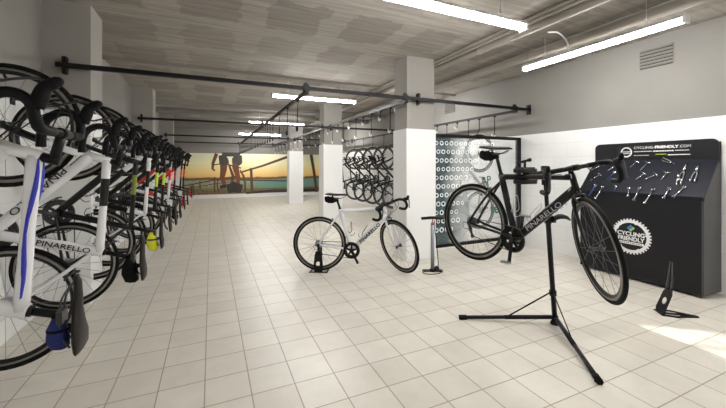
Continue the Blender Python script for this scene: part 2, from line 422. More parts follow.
# ------------------------------------------------------------------ tube lights
def tube_light(c, along, length, label, wires=(.18, .82), cable=None, group=None, wire_h=None):
    """c: centre; along 'x' or 'y'"""
    t = thing('tube_light', label, 'light', c, group)
    d = Vector((1, 0, 0)) if along == 'x' else Vector((0, 1, 0)); s = d.cross(Vector((0, 0, 1)))
    hl = length / 2
    sec = [(-.041, .010), (-.030, .040), (.030, .040), (.041, .010)]
    mb = MB(); mb.ringloft([[d * e + s * a + Vector((0, 0, b)) for a, b in sec] for e in (-hl, hl)], smooth=False)
    obj('housing', mb, 'housing', t)
    mb = MB(); dsec = [(-.030, .011)] + [(.034 * sin(q), .002 - .032 * cos(q)) for q in [radians(a) for a in (-85, -55, -25, 0, 25, 55, 85)]] + [(.030, .011)]
    mb.ringloft([[d * e + s * a + Vector((0, 0, b)) for a, b in dsec] for e in (-hl + .015, hl - .015)])
    obj('diffuser', mb, 'glow', t)
    for sg in (-1, 1):
        obj('end_cap', MB().box(d * sg * (hl - .004) + Vector((0, 0, .0)), (.022 if along == 'x' else .078, .078 if along == 'x' else .022, .066)), 'housing', t)
    for w in wires:
        p = d * (w - .5) * length
        mb = MB().tube([p + V(0, 0, .034), p + V(0, 0, H - c[2])], .003, 6)
        mb.tube([p - d * .03 + V(0, 0, .034), p + V(0, 0, .12)], .002, 5).tube([p + d * .03 + V(0, 0, .034), p + V(0, 0, .12)], .002, 5)
        obj('suspension_wire', mb, 'housing', t)
    if cable:
        obj('power_cable', MB().tube(catmull([Vector(q) - Vector(c) for q in cable], 6), .008, 8), 'housing', t)
    return t
LZ = 2.46
for y, lab in ((2.08, 'bright tube light hanging crossways, nearest one at the top of the photo'),
               (5.80, 'bright tube light hanging crossways just beyond the first black cross bar'),
               (9.60, 'bright tube light hanging crossways, third back from the camera'),
               (13.2, 'bright tube light hanging crossways, farthest one, in front of the mural wall')):
    tube_light((1.69, y, LZ), 'x', 1.52, lab)
tube_light((3.5, 2.19, LZ), 'y', 1.55, 'bright tube light hanging lengthways beside the right wall', cable=[(3.1, 2.35, 2.62), (3.3, 2.38, 2.66), (3.46, 2.40, 2.60), (3.5, 2.40, 2.49)])
for x, y, a in ((2.7, -1.65, 'x'), (3.5, -1.6, 'y'), (3.6, 5.63, 'y'), (3.6, 10.75, 'y')):  # last two are added fill lamps, kept out of sight behind the columns
    tube_light((x, y, LZ), a, 1.34 if y == 5.63 else 1.52, {-1.65: 'tube light hanging crossways behind the camera', -1.6: 'tube light hanging lengthways behind the camera', 5.63: 'added fill tube light hanging lengthways, out of sight behind the glass partition', 10.75: 'added fill tube light hanging lengthways, out of sight above the far hanging bikes'}[y])

# ------------------------------------------------------------------ black steel rack
BZ = 2.16
def cross_bar(y, x0, x1, label, plates, clamps):
    t = thing('cross_bar', label, 'bar', (x0, y, BZ))
    obj('bar', MB().box(((x1 - x0) / 2, 0, 0), (x1 - x0, .04, .04)), 'black_steel', t)
    for p in plates: obj('mounting_plate', MB().box((p - x0, 0.012, 0), (.03, .06, .15)), 'black_steel', t)
    for p in clamps:
        mb = MB().box((p - x0, -.004, .0), (.075, .056, .056)); mb.box((p - x0, 0, .04), (.05, .03, .03)); mb.tube([(p - x0, 0, .05), (p - x0, 0, .07)], .008, 8)
        obj('clamp', mb, 'black_steel', t)
cross_bar(3.80, -1.24, 4.61, 'nearest black steel cross bar, running in front of the first column', (-1.18, 2.52, 4.59), (.99, 2.31, 4.27))
cross_bar(7.42, -1.24, 4.61, 'second black steel cross bar, in front of the second column', (-1.18, 2.52, 4.59), (.99, 2.31, 4.27))
cross_bar(11.15, -1.24, 4.61, 'third black steel cross bar, in front of the third column', (-1.18, 2.52, 4.59), (.99, 2.31, 4.27))
cross_bar(14.2, -1.3, 4.61, 'farthest black steel cross bar, close to the mural wall', (-1.25, 4.59), (.99, 2.31, 4.27))

def rail(x, label, r0=3.75):
    t = thing('hook_rail', label, 'rail', (x, r0, BZ - .045))
    obj('rail_bar', MB().box((0, (14.2 - r0) / 2, 0), (.035, 14.2 - r0, .035)), 'black_steel', t)
    mb = MB()
    for y in (3.80, 7.42, 11.15, 14.15): mb.box((0, y - r0, .0), (.05, .08, .05))
    obj('joint_sleeve', mb, 'black_steel', t)
rail(.99, 'black steel hook rail running down the room, the left of the three')
rail(2.31, 'black steel hook rail running down the room along the columns')
rail(4.27, 'black steel hook rail running down the room along the right wall')

def hook_mesh(L, tip=True):
    mb = MB().box((0, 0, -.005), (.03, .03, .05))
    mb.tube([(0, 0, -.02), (0, 0, -L)], .006, 8)
    J = [(0, 0, -L)] + [(.03 - .03 * cos(a), 0, -L - .03 * sin(a)) for a in [radians(q) for q in range(30, 181, 30)]] + [(.06, 0, -L + .025)]
    return mb, MB().tube(J, .009, 8)
def make_hook(L, tipm='hook_tip', name='bike_hook'):
    t = thing(name, None, None)
    a, b = hook_mesh(L); obj('rod', a, 'black_steel', t); obj('hook_tip', b, tipm, t)
    return t
def dup(root, loc, rotz=0):
    r = root.copy(); COL.objects.link(r); r.location = loc; r.rotation_euler = (0, 0, rotz)
    for ch in list(root.children):
        c = ch.copy(); COL.objects.link(c); c.parent = r
    return r
proto = {L: make_hook(L) for L in (.33, .12)}; proto[.36] = make_hook(.36, 'black_steel')
used = set()
def put_hook(L, x, y, rotz, label, group):
    r = proto[L] if L not in used else dup(proto[L], (0, 0, 0))
    used.add(L); r.location = (x, y, BZ - .055); r.rotation_euler = (0, 0, rotz)
    tag(r, label, 'hook', group)
RH = {0.99: ('left', pi / 2), 2.31: ('middle', pi / 2), 4.27: ('right wall', -pi)}
for x, (nm, rz) in RH.items():
    y = 4.2; k = 0
    while y < 13.9:
        busy = x > 4 and (4.3 < y < 4.8 or 7.2 < y < 10.4)
        L = .36 if x < 1 else (.33 if k % 2 == 0 else .12)
        if not busy and min(abs(y - q) for q in (7.42, 11.15)) > .07 and not (x == .99 and k % 2 and y < 6):
            put_hook(L, x, y, rz, {.36: 'empty black rod hook hanging from the %s hook rail', .33: 'empty long black rod with a white hook tip on the %s hook rail', .12: 'empty short white hook hanging close under the %s hook rail'}[L] % nm,
                     '%s hooks on the %s rail' % ({.36: 'black', .33: 'long', .12: 'short'}[L], nm))
        y += .31; k += 1

# ------------------------------------------------------------------ mural
t = tag(bpy.data.objects.new('wall_mural', None), 'sunset photo mural of a cyclist riding past a railing above the sea', 'mural'); COL.objects.link(t)
MX0, MZ0, MY = -1.0, .155, YF - .012
t.location = (MX0, MY, MZ0)
def MP(px, py):
    u = (px - 363) / 338; q = -.41 * u + .912; Z = MY / q
    return ((.912 * u + .41) / q * MY - MX0, (EYE + (166 - py) / 338 * Z) - MZ0)
mw, mh = XR - MX0 - .01, WB - MZ0
obj('print', MB().box((mw / 2, 0, mh / 2), (mw, .01, mh)), 'mural', t)
def mstroke(pts, ws, mi, mb, off):
    P = [Vector((MP(*p)[0], -.0052 - off, min(mh, MP(*p)[1]))) for p in pts]
    L_, R_ = [], []
    for i, p in enumerate(P):
        d = (P[min(i + 1, len(P) - 1)] - P[max(i - 1, 0)]).normalized(); n = Vector((-d.z, 0, d.x)) * ws[i] / 2
        L_.append(p + n); R_.append(p - n)
    b0 = len(mb.v); mb.v += [tuple(q) for q in L_ + R_]; n = len(P)
    for i in range(n - 1): mb.face((b0 + i, b0 + i + 1, b0 + n + i + 1, b0 + n + i), mi)
mb = MB()
mstroke([(183, 186), (214, 180), (236, 176.5)], [.04, .05, .06], 2, mb, .0002)
mstroke([(183, 189), (214, 184), (236, 181)], [.02, .03, .03], 2, mb, .0002)
mstroke([(214.5, 177), (214.5, 192)], [.06, .06], 2, mb, .0003)
mstroke([(200, 181), (200, 190)], [.05, .05], 2, mb, .0003)
mstroke([(240, 172.5), (262, 166), (290, 156)], [.06, .08, .11], 2, mb, .0003)
mstroke([(251, 168), (252, 193)], [.10, .11], 2, mb, .0004)
mstroke([(240, 180), (290, 181)], [.04, .05], 3, mb, .0004)
mstroke([(311, 153.6), (314, 172), (316.5, 192)], [.14, .12, .12], 2, mb, .0004)
mstroke([(246, 193), (270, 191), (317, 190)], [.08, .12, .14], 3, mb, .0002)
# rider: arm, legs, shorts, bicycle
mstroke([(216.5, 153.6), (213, 163), (212.5, 169), (215, 171)], [.13, .11, .08, .05], 0, mb, .0006)
mstroke([(224, 158), (223.5, 170), (222, 178), (224.5, 185), (221, 188)], [.30, .24, .18, .15, .12], 0, mb, .0006)
mstroke([(236, 158), (235.5, 168), (238, 177), (238, 186)], [.30, .24, .17, .13], 0, mb, .0006)
mstroke([(222, 155), (224, 162), (224.5, 165)], [.26, .36, .32], 1, mb, .0008)
mstroke([(238, 155), (237, 162), (236, 164)], [.30, .40, .30], 1, mb, .0008)
mstroke([(222, 154.5), (240, 154.5)], [.16, .16], 1, mb, .0009)
mstroke([(212, 165), (220, 164), (228, 164.5), (236, 167), (241, 168)], [.04, .04, .05, .05, .05], 2, mb, .001)
mstroke([(229, 165), (233, 176), (231, 188)], [.07, .12, .10], 2, mb, .001)
mstroke([(220, 187), (226, 186)], [.14, .14], 3, mb, .0011)
mstroke([(227, 189), (234, 187), (242, 189)], [.34, .42, .34], 3, mb, .0011)
mstroke([(240, 170), (243.5, 176), (245, 184), (245, 192)], [.05, .08, .08, .08], 2, mb, .001)
mstroke([(218, 180), (217, 186), (219, 192)], [.05, .05, .05], 2, mb, .001)
obj('printed_figures', mb, ('mural_skin', 'mural_shorts', 'mural_rail', 'mural_dark'), t)

# ------------------------------------------------------------------ glass partition
PY = 3.98; PX0, PX1 = 2.85, 4.58; PZ0, PZ1 = .10, 1.73
t = thing('glass_partition', 'black framed glass partition printed with rows of white rings and teal letters', 'partition', (PX0, PY, 0))
W = PX1 - PX0
obj('glass', MB().box((W / 2, 0, (PZ0 + PZ1) / 2), (W - .06, .008, PZ1 - PZ0 - .06)), 'print_glass', t)
mb = MB()
mb.box((W / 2, 0, PZ1 - .022), (W, .05, .045)); mb.box((W / 2, 0, PZ0 + .022), (W, .05, .045))
mb.box((.02, 0, PZ1 / 2), (.045, .05, PZ1)); mb.box((W - .0225, 0, PZ1 / 2), (.06, .06, PZ1))
obj('metal_frame', mb, 'black_satin', t)
mb = MB()
rr = random.Random(3)
for r in range(11):
    z = 1.60 - r * .125; ncol = max(2, 13 - int(r * .9)) if r < 3 else max(2, 9 - int(r * .55))
    for c in range(ncol):
        x = .09 + c * .088 + (r % 2) * .03
        rad = .034 * rr.uniform(.8, 1.1)
        mb.lathe((x, -.006, z), (0, 1, 0), [(rad, 0), (rad, .0008), (rad * .62, .0008), (rad * .62, 0)], 16, 0, smooth=False)
obj('printed_rings', mb, 'ink_white', t)
tm = MB()
for body, cx, cz, s in (('P', 1.07, 1.05, .17), ('tec', 1.24, .60, .22)):
    tm.add(text_mb(body, s, .003), frame_mtx((cx, -.0062, cz), (1, 0, 0), (0, 0, 1)))
tm.tube([(.88, -.008, 1.10), (.97, -.008, 1.10), (1.01, -.008, 1.02)], .008, 6)
obj('printed_letters', tm, 'teal', t)

# ------------------------------------------------------------------ bicycles
# local frame: x forward, y left, z up; rear tyre touches the ground at the origin
R = .335
RH_, FH = V(0, 0, R), V(.985, 0, R)
BB = V(.405, 0, .27); SC = V(.262, 0, .745); HT, HB = V(.792, 0, .80), V(.832, 0, .675)
SADC = V(.205, 0, .955)
AX = (HT - HB).normalized()

def wheel_parts(c, black_rim, nsp=20):
    rim = MB().lathe(c, (0, 1, 0), [(R - .026, .0105), (R - .026, -.0105), (R - .040, -.0125), (R - .058, -.006), (R - .060, 0), (R - .058, .006), (R - .040, .0125)], 56, mis=[0, 1, 0, 0, 0, 0, 1])
    tyre = MB().lathe(c, (0, 1, 0), [(R - .0125 + .0125 * cos(a), .0125 * sin(a)) for a in [2 * pi * k / 10 for k in range(10)]], 56)
    hub = MB().lathe(c, (0, 1, 0), [(.001, -.05), (.01, -.05), (.012, -.035), (.022, -.033), (.022, -.028), (.012, -.022), (.012, .022), (.022, .028), (.022, .033), (.012, .035), (.01, .05), (.001, .05)], 14)
    sp = MB()
    for k in range(nsp):
        a = 2 * pi * k / nsp; sg = 1 if k % 2 else -1; off = (0.9 if (k // 2) % 2 else -.9)
        p = c + V(cos(a) * (R - .056), 0, sin(a) * (R - .056)); q = c + V(cos(a + off) * .02, sg * .03, sin(a + off) * .02)
        sp.tube([q, p], .0011, 4, cap=False)
    return rim, tyre, hub, sp

def frame_mb(aero, stripe):
    mb = MB(); k = 1.25 if aero else 1.0
    def band(a, b, n=10): return [a.lerp(b, i / n) for i in range(n + 1)]
    # top tube, accent band on segments 3..6
    mb.tube(band(SC, HT - AX * .02), [(.016 + .003 * abs(i - 5) / 5) * k for i in range(11)], 12, mis=[0, 0, 0, 0, 0, 1, 1, 1, 0, 0, 0] if not stripe else [0] * 11)
    mb.tube(band(BB, HB + AX * .03), [(.024 - .003 * abs(i - 5) / 5) * k for i in range(11)], 12, mis=[0, 0, 2, 2, 2, 2, 2, 0, 0, 0, 0], flat=(1, 1.15))
    mb.tube(band(BB, SC + (SC - BB).normalized() * .02, 6), .018 * k, 12, mis=[0, 0, 2, 2, 0, 0, 0], flat=(.9, 1.2))
    mb.tube([HB, HB.lerp(HT, .5), HT], [.026, .021, .022], 14)
    mb.tube([BB + V(0, -.036, 0), BB + V(0, .036, 0)], .024, 16)
    for s in (-1, 1):
        mb.tube(catmull([SC - V(.004, 0, .035), SC.lerp(RH_, .35) + V(0, s * .034, 0), SC.lerp(RH_, .7) + V(-.004, s * .05, 0.004), RH_ + V(0, s * .062, .0)], 4), .0085 * k, 8)
        mb.tube(catmull([BB + V(-.015, s * .02, 0), BB.lerp(RH_, .35) + V(0, s * .04, .004), BB.lerp(RH_, .75) + V(0, s * .055, -.003), RH_ + V(.004, s * .062, 0)], 4), .0095 * k, 8)
        mb.box(RH_ + V(.0, s * .060, -.006), (.03, .007, .04))
    # brake bridge
    p = SC.lerp(RH_, .33); mb.tube([p + V(0, -.033, 0), p + V(0, .033, 0)], .006, 6)
    if stripe:
        for s in (-1, 1):
            mb.tube([SC.lerp(HT, f) + V(0, s * .0195, -.004 + .006 * sin(f * 9)) for f in [i / 10 for i in range(11)]], [.003, .006, .007, .008, .007, .005, .006, .008, .008, .006, .002], 6, 1, flat=(.6, 1))
            mb.tube([BB.lerp(HB, f) + V(0, s * .0245, .004) for f in (.25, .5, .8)], [.004, .008, .004], 6, 1, flat=(.6, 1))
    return mb

def fork_mb(aero):
    mb = MB()
    crown = HB - AX * .012
    mb.tube([HB + AX * .001, crown - AX * .02], [.024, .022], 12)
    k = 1.3 if aero else 1
    for s in (-1, 1):
        pts = catmull([crown + V(0, s * .008, 0), crown.lerp(FH, .12) + V(-.004, s * .038, 0), crown.lerp(FH, .5) + V(-.010, s * .044, 0), crown.lerp(FH, .85) + V(-.008, s * .048, 0), FH + V(0, s * .05, 0)], 4)
        n = len(pts); mb.tube(pts, [(.0135 - .006 * i / (n - 1)) * k for i in range(n)], 10, flat=(.75, 1.25), mis=[0 if i < n * .45 else 1 for i in range(n)])
    return mb

CL = HT + AX * .035 + V(.095, 0, .022)   # bar clamp
def stem_mb():
    mb = MB().tube([HT, HT + AX * .055], .017, 12)
    mb.tube([HT + AX * .035, CL], [.017, .015], 12)
    mb.tube([CL + V(0, -.022, 0), CL + V(0, .022, 0)], .0205, 12)
    return mb
def bar_pts(s):
    return catmull([CL + V(0, s * .02, 0), CL + V(0, s * .12, 0), CL + V(.004, s * .175, 0), CL + V(.035, s * .20, -.002), CL + V(.075, s * .205, -.010), CL + V(.100, s * .208, -.040), CL + V(.098, s * .212, -.080), CL + V(.065, s * .214, -.118), CL + V(.01, s * .216, -.132), CL + V(-.04, s * .216, -.134)], 4)
def bar_core(): return MB().tube([CL + V(0, -.10, 0), CL + V(0, .10, 0)], .0150, 12)
def tape_mb(s):
    p = bar_pts(s); return MB().tube(p[2:], .0165, 10)
def hood_mb(s):
    a = CL + V(.060, s * .206, .004)
    pts = catmull([a, a + V(.035, 0, .010), a + V(.066, 0, .022), a + V(.082, 0, .050), a + V(.078, 0, .064)], 3)
    n = len(pts); mb = MB().tube(pts, [.017, .018, .019, .0195, .019, .018, .017, .0165, .0165, .0165, .015, .012, .006][:n], 10, flat=(.85, 1.15))
    return mb
def lever_mb(s):
    a = CL + V(.060, s * .206, .004)
    return MB().tube(catmull([a + V(.075, 0, .030), a + V(.090, 0, .010), a + V(.084, s * .006, -.04), a + V(.070, s * .012, -.085), a + V(.072, s * .016, -.10)], 3), .006, 8, flat=(1.4, .7))

def saddle_mb():
    rings = []
    data = [(-.130, .055, .012, .012), (-.118, .068, .018, .014), (-.08, .071, .024, .012), (-.03, .052, .024, .006), (.02, .032, .022, .004), (.07, .023, .020, .005), (.12, .019, .018, .004), (.142, .012, .010, -.001)]
    for x, w, h, zo in data:
        rings.append([SADC + V(x, w * cos(a), zo + (h * .62 * sin(a) if sin(a) > 0 else h * sin(a) * (.5 + .5 * abs(cos(a)) ** 2))) for a in [2 * pi * j / 14 for j in range(14)]])
    return MB().ringloft(rings)
def rails_mb():
    mb = MB()
    for s in (-1, 1):
        mb.tube(catmull([SADC + V(-.11, s * .025, -.012), SADC + V(-.06, s * .022, -.038), SADC + V(.05, s * .022, -.040), SADC + V(.115, s * .010, -.012)], 4), .0035, 6)
    mb.box(SADC + V(0, 0, -.042), (.045, .055, .018))
    return mb
def seatpost_mb():
    return MB().tube([SC + (SC - BB).normalized() * .015, SADC + V(.004, 0, -.045)], .0136, 12).tube([SC + (SC - BB).normalized() * .015, SC + (SC - BB).normalized() * .032], .019, 12)
def ring_mb():
    mb = MB(); c = BB + V(0, -.045, 0)
    n = 50; prof = []
    # toothed outer ring
    outer = []; 
    for i in range(n * 2):
        a = pi * i / n; r = .103 if i % 2 else .0985
        outer.append((cos(a) * r, sin(a) * r))
    b0 = len(mb.v)
    for y in (-.0015, .0015):
        for x, z in outer: mb.v.append(tuple(c + V(x, y, z)))
        for i in range(n * 2):
            a = pi * i / n; mb.v.append(tuple(c + V(cos(a) * .074, y, sin(a) * .074)))
    m_ = n * 2
    for i in range(m_):
        j = (i + 1) % m_
        mb.face((b0 + i, b0 + j, b0 + m_ + j, b0 + m_ + i)); mb.face((b0 + 2 * m_ + i, b0 + 2 * m_ + j, b0 + 3 * m_ + j, b0 + 3 * m_ + i))
        mb.face((b0 + i, b0 + j, b0 + 2 * m_ + j, b0 + 2 * m_ + i)); mb.face((b0 + m_ + i, b0 + m_ + j, b0 + 3 * m_ + j, b0 + 3 * m_ + i))
    mb.lathe(c + V(0, .008, 0), (0, 1, 0), [(.078, -.001), (.078, .001), (.060, .001), (.060, -.001)], 40, smooth=False)
    for k in range(5):
        a = 2 * pi * k / 5 + .3
        mb.tube([c, c + V(cos(a) * .086, .002, sin(a) * .086)], [.015, .009], 6)
    mb.disc(c, (0, 1, 0), .026, .014, 18)
    return mb
def crank_mb(s, ang):
    d = V(cos(ang), 0, sin(ang)) * (1 if s < 0 else -1)
    c = BB + V(0, s * .062, 0)
    mb = MB().tube([c - V(0, s * .02, 0), c + V(0, s * .008, 0)], .019, 12)
    mb.tube([c, c + d * .06, c + d * .172 + V(0, s * .008, 0)], [.0165, .013, .0135], 10, flat=(.6, 1.1))
    return mb
def pedal_mb(s, ang, big):
    d = V(cos(ang), 0, sin(ang)) * (1 if s < 0 else -1); p = BB + V(0, s * .07, 0) + d * .170
    mb = MB().tube([p, p + V(0, s * .055, 0)], .0065, 8)
    q = p + V(0, s * .045, 0)
    mb.rbox(q, (.055 if not big else .07, .045, .016), .005)
    if big: mb.lathe(q, (0, 0, 1), [(.036, -.003), (.036, .003), (.030, .003), (.030, -.003)], 16)
    return mb
def chain_mb():
    r1, r2 = .098, .034; y = -.045; pts = []
    for a in range(-90, 91, 15): pts.append(BB + V(r1 * cos(radians(a)), y, r1 * sin(radians(a))))
    for a in range(90, 226, 15): pts.append(RH_ + V(r2 * cos(radians(a)), y + .008, r2 * sin(radians(a))))
    pts += [RH_ + V(.01, y, -.06), RH_ + V(.03, y, -.115), RH_ + V(.055, y, -.12)]
    return MB().tube(pts, .0042, 5, closed=True, flat=(.8, 1))
def cassette_mb():
    mb = MB()
    for k in range(7): mb.disc(RH_ + V(0, -.048 + k * .004, 0), (0, 1, 0), .022 + k * .005, .0022, 20)
    return mb
def derailleur_mb():
    mb = MB(); y = -.055
    mb.tube([RH_ + V(.005, -.066, -.02), RH_ + V(.02, -.070, -.05), RH_ + V(.012, y, -.062)], [.010, .013, .012], 8)
    a, b = RH_ + V(.012, y, -.062), RH_ + V(.036, y, -.115)
    for s in (-.007, .007): mb.tube([a + V(0, s, 0), b + V(0, s, 0)], .008, 6, flat=(.2, 1))
    mb.disc(a, (0, 1, 0), .017, .008, 12); mb.disc(b, (0, 1, 0), .017, .008, 12)
    return mb
def cage_mb(o, d):
    """wire bottle cage along tube direction d at o, standing off to the inner side"""
    d = d.normalized(); n = V(d.z, 0, -d.x)   # away from tube
    if n.dot(V(.5, 0, .55) - o) < 0: n = -n
    o = o + n * .024; mb = MB()
    for s in (-1, 1):
        P = [o, o + n * .004 + V(0, s * .02, 0) - d * .03, o + n * .035 + V(0, s * .036, 0) - d * .02, o + n * .05 + V(0, s * .034, 0) + d * .05, o + n * .060 + V(0, s * .02, 0) + d * .085, o + n * .07 + d * .09]
        mb.tube(catmull(P, 3), .0028, 6)
    mb.tube(catmull([o - d * .055, o - d * .07 + n * .012, o - d * .068 + n * .05, o - d * .045 + n * .066], 3), .0028, 6)
    mb.tube([o - d * .06, o + d * .06], .004, 6)
    return mb
def brake_mb(front):
    if front: c = HB - AX * .005 + V(.028, 0, 0); y = V(0, 0, 0)
    else: c = SC.lerp(RH_, .33) + V(-.018, 0, .02)
    dn = (FH - HB).normalized() if front else (RH_ - SC).normalized()
    mb = MB().tube([c - V(.02 if front else -.02, 0, 0), c + V(.012 if front else -.012, 0, 0)], .006, 8)
    for s in (-1, 1):
        mb.tube(catmull([c + V(0, -s * .012, .022), c, c + V(0, s * .034, -.004), c + dn * .042 + V(0, s * .028, 0)], 3), .006, 6)
        mb.box(c + dn * .046 + V(-.004 if front else .004, s * .019, 0), (.042, .009, .010))
    return mb
def cables_mb():
    mb = MB()
    for s in (-1, 1):
        a = CL + V(.045, s * .19, .0)
        mb.tube(catmull([CL + V(.012, s * .06, -.008), CL + V(.085, s * .05, .01), CL + V(.09, s * .01, -.06), HB + V(.035, s * .018, .03), BB.lerp(HB, .85) + V(0, s * .024, 0)], 5), .0024, 5)
    mb.tube(catmull([CL + V(.012, -.05, -.008), CL + V(.07, -.03, .02), CL + V(.07, 0, -.04), HB + V(.04, 0, .05)], 4), .0024, 5)
    return mb
def rear_cable_mb(): return MB().tube(catmull([BB.lerp(RH_, .8) + V(0, -.06, .0), RH_ + V(-.05, -.066, -.01), RH_ + V(-.04, -.07, -.06), RH_ + V(.01, -.07, -.05)], 5), .0024, 5)
def bag_mb():
    rings = []
    for x, w, h, z in ((-.145, .018, .018, -.045), (-.135, .034, .034, -.05), (-.09, .040, .042, -.06), (-.04, .036, .036, -.062), (.005, .026, .022, -.058), (.012, .012, .012, -.056)):
        rings.append([SADC + V(x, w * (abs(cos(a)) ** .7) * (1 if cos(a) > 0 else -1), z + h * (abs(sin(a)) ** .7) * (1 if sin(a) > 0 else -1)) for a in [2 * pi * j / 14 for j in range(14)]])
    mb = MB().ringloft(rings)
    return mb
def bag_strap_mb():
    mb = MB()
    p = SADC + V(-.05, 0, -.055)
    mb.tube([p + V(.0, .042 * cos(a), .046 * sin(a)) for a in [2 * pi * j / 16 for j in range(16)]], .008, 6, closed=True, flat=(.3, 1))
    mb.tube([SADC + V(.0, .0, -.05), SADC + V(.018, 0, -.075)], .018, 8)
    return mb

def bagscale(mb, k):
    c = SADC + V(-.03, 0, -.035); mb.v = [tuple(c + (Vector(p) - c) * k) for p in mb.v]; return mb
cache = {}
def shared(key, fn, steer=None):
    k = (key, steer if steer else 0)
    if k not in cache:
        mb = fn()
        if steer:
            mb.transform(Matrix.Translation(HB) @ Matrix.Rotation(steer, 4, AX) @ Matrix.Translation(-HB))
        me = mb.mesh(key[0] if isinstance(key, tuple) else key)
        nm = max(me.polygons.foreach_get('material_index', x) or max(x) for x in [[0] * len(me.polygons)]) + 1
        for _ in range(nm): me.materials.append(None)
        cache[k] = me
    return cache[k]
def part(name, key, fn, mats, parent, steer=None, label=None):
    me = shared(key, fn, steer)
    o = bpy.data.objects.new(name, me); COL.objects.link(o); o.parent = parent
    mats = mats if isinstance(mats, (list, tuple)) else [mats]
    for i, sl in enumerate(o.material_slots):
        sl.link = 'OBJECT'; sl.material = M[mats[min(i, len(mats) - 1)]]
    if label: o['label'] = label
    return o

def bike(label, mtx, frame='frame_white', accent='frame_black', accent2=None, fork=None, rim='carbon', track='track', spoke='spoke', steer=0.0, crank=-1.0,
         bag=None, strap='bag_black', aero=False, stripe=False, cages='black_satin', lettering=None, let_mat='ink_black', tape='bar_tape',
         bigpedal=False, sdrop=.0, bagk=1.0, let_size=1.0, let_bold=.0004, group=None, chainring='alloy_dark', crank_mat='alloy_dark', pedals=True):
    t = thing('road_bike', label, 'bicycle', group=group, mtx=mtx)
    accent2 = accent2 or frame
    fork = fork or (frame, accent2 if accent2 != frame else frame)
    fr = part('frame', ('frame', aero, stripe), lambda: frame_mb(aero, stripe), (frame, accent, accent2), t)
    for nm, c, st in (('rear_wheel', RH_, None), ('front_wheel', FH, steer)):
        P = None
        def get(i, c=c):
            return wheel_parts(c, True)[i]
        w = part(nm, (nm, 'rim'), lambda: get(0), (rim, track), t, st)
        part('tyre', (nm, 'tyre'), lambda: get(1), 'rubber', w, st)
        part('hub', (nm, 'hub'), lambda: get(2), 'alloy_dark', w, st)
        part('spokes', (nm, 'spokes'), lambda: get(3), spoke, w, st)
        if nm == 'rear_wheel': part('cassette', 'cassette', cassette_mb, 'alloy', w)
    part('fork', ('fork', aero), lambda: fork_mb(aero), fork, t, steer)
    part('stem', 'stem', stem_mb, 'black_satin', t, steer)
    hb = part('handlebar', 'handlebar', bar_core, 'black_satin', t, steer)
    for s in (-1, 1):
        part('bar_tape', ('tape', s), lambda s=s: tape_mb(s), tape, hb, steer)
        hd = part('brake_hood', ('hood', s), lambda s=s: hood_mb(s), 'bar_tape', t, steer)
        part('brake_lever', ('lever', s), lambda s=s: lever_mb(s), 'alloy_dark', hd, steer)
    sv = -(SC - BB).normalized() * sdrop
    def low(fn, whole=True):
        def f():
            m_ = fn()
            if whole: m_.v = [tuple(Vector(p) + sv) for p in m_.v]
            return m_
        return f
    part('seatpost', ('seatpost', sdrop), lambda: MB().tube([SC + (SC - BB).normalized() * .015, SADC + V(.004, 0, -.045) + sv], .0136, 12).tube([SC + (SC - BB).normalized() * .015, SC + (SC - BB).normalized() * .032], .019, 12), 'black_satin', t)
    sd = part('saddle', ('saddle', sdrop), low(saddle_mb), 'saddle', t)
    part('saddle_rails', ('rails', sdrop), low(rails_mb), 'alloy_dark', sd)
    part('chainring', 'chainring', ring_mb, chainring, t)
    for s in (-1, 1):
        ca = part('crank_arm', ('crank', s, round(crank, 2)), lambda s=s: crank_mb(s, crank), crank_mat, t)
        if pedals: part('pedal', ('pedal', s, round(crank, 2), bigpedal), lambda s=s: pedal_mb(s, crank, bigpedal), 'alloy' if bigpedal else 'black_satin', ca)
    part('chain', 'chain', chain_mb, 'chain', t)
    part('rear_derailleur', 'derailleur', derailleur_mb, 'alloy_dark', t)
    part('front_brake', 'front_brake', lambda: brake_mb(True), 'alloy_dark', t, steer)
    part('rear_brake', 'rear_brake', lambda: brake_mb(False), 'alloy_dark', t)
    if cages:
        part('bottle_cage', 'cage_down', lambda: cage_mb(BB.lerp(HB, .42), HB - BB), cages, t)
        part('bottle_cage', 'cage_seat', lambda: cage_mb(BB.lerp(SC, .48), SC - BB), cages, t)
    part('cables', 'cables', cables_mb, 'black_satin', t, steer * .5 if steer else None)
    part('rear_cable', 'rear_cable', rear_cable_mb, 'black_satin', t)
    if bag:
        bg = part('saddle_bag', ('bag', sdrop, bagk), low(lambda: bagscale(bag_mb(), bagk)), bag, t, label={'navy': 'navy blue saddle bag', 'yellow': 'bright yellow saddle bag', 'red': 'red saddle bag'}.get(bag))
        part('bag_strap', ('bag_strap', sdrop, bagk), low(lambda: bagscale(bag_strap_mb(), bagk)), strap, bg)
    if lettering:
        for where, side in lettering:
            if where == 'down': a, b, off, size = BB.lerp(HB, .24), BB.lerp(HB, .80), .0285, .050
            else: a, b, off, size = BB.lerp(SC, .42), BB.lerp(SC, .92), .0215, .040
            if aero: off *= 1.22
            c = (a + b) / 2 + V(0, side * off, 0); d = (b - a).normalized()
            n = V(0, side, 0)
            u = d
            v = n.cross(u)
            if where == 'down' and side > 0: u = -u; v = n.cross(u)
            tm = text_mb('PINARELLO', size * let_size, let_bold); ww = max(p[0] for p in tm.v) - min(p[0] for p in tm.v)
            k = (b - a).length / ww
            tm.v = [(x * k, y, z) for x, y, z in tm.v]
            tm.transform(frame_mtx(c, u, v)); obj('frame_lettering', tm, let_mat, t)
    return t

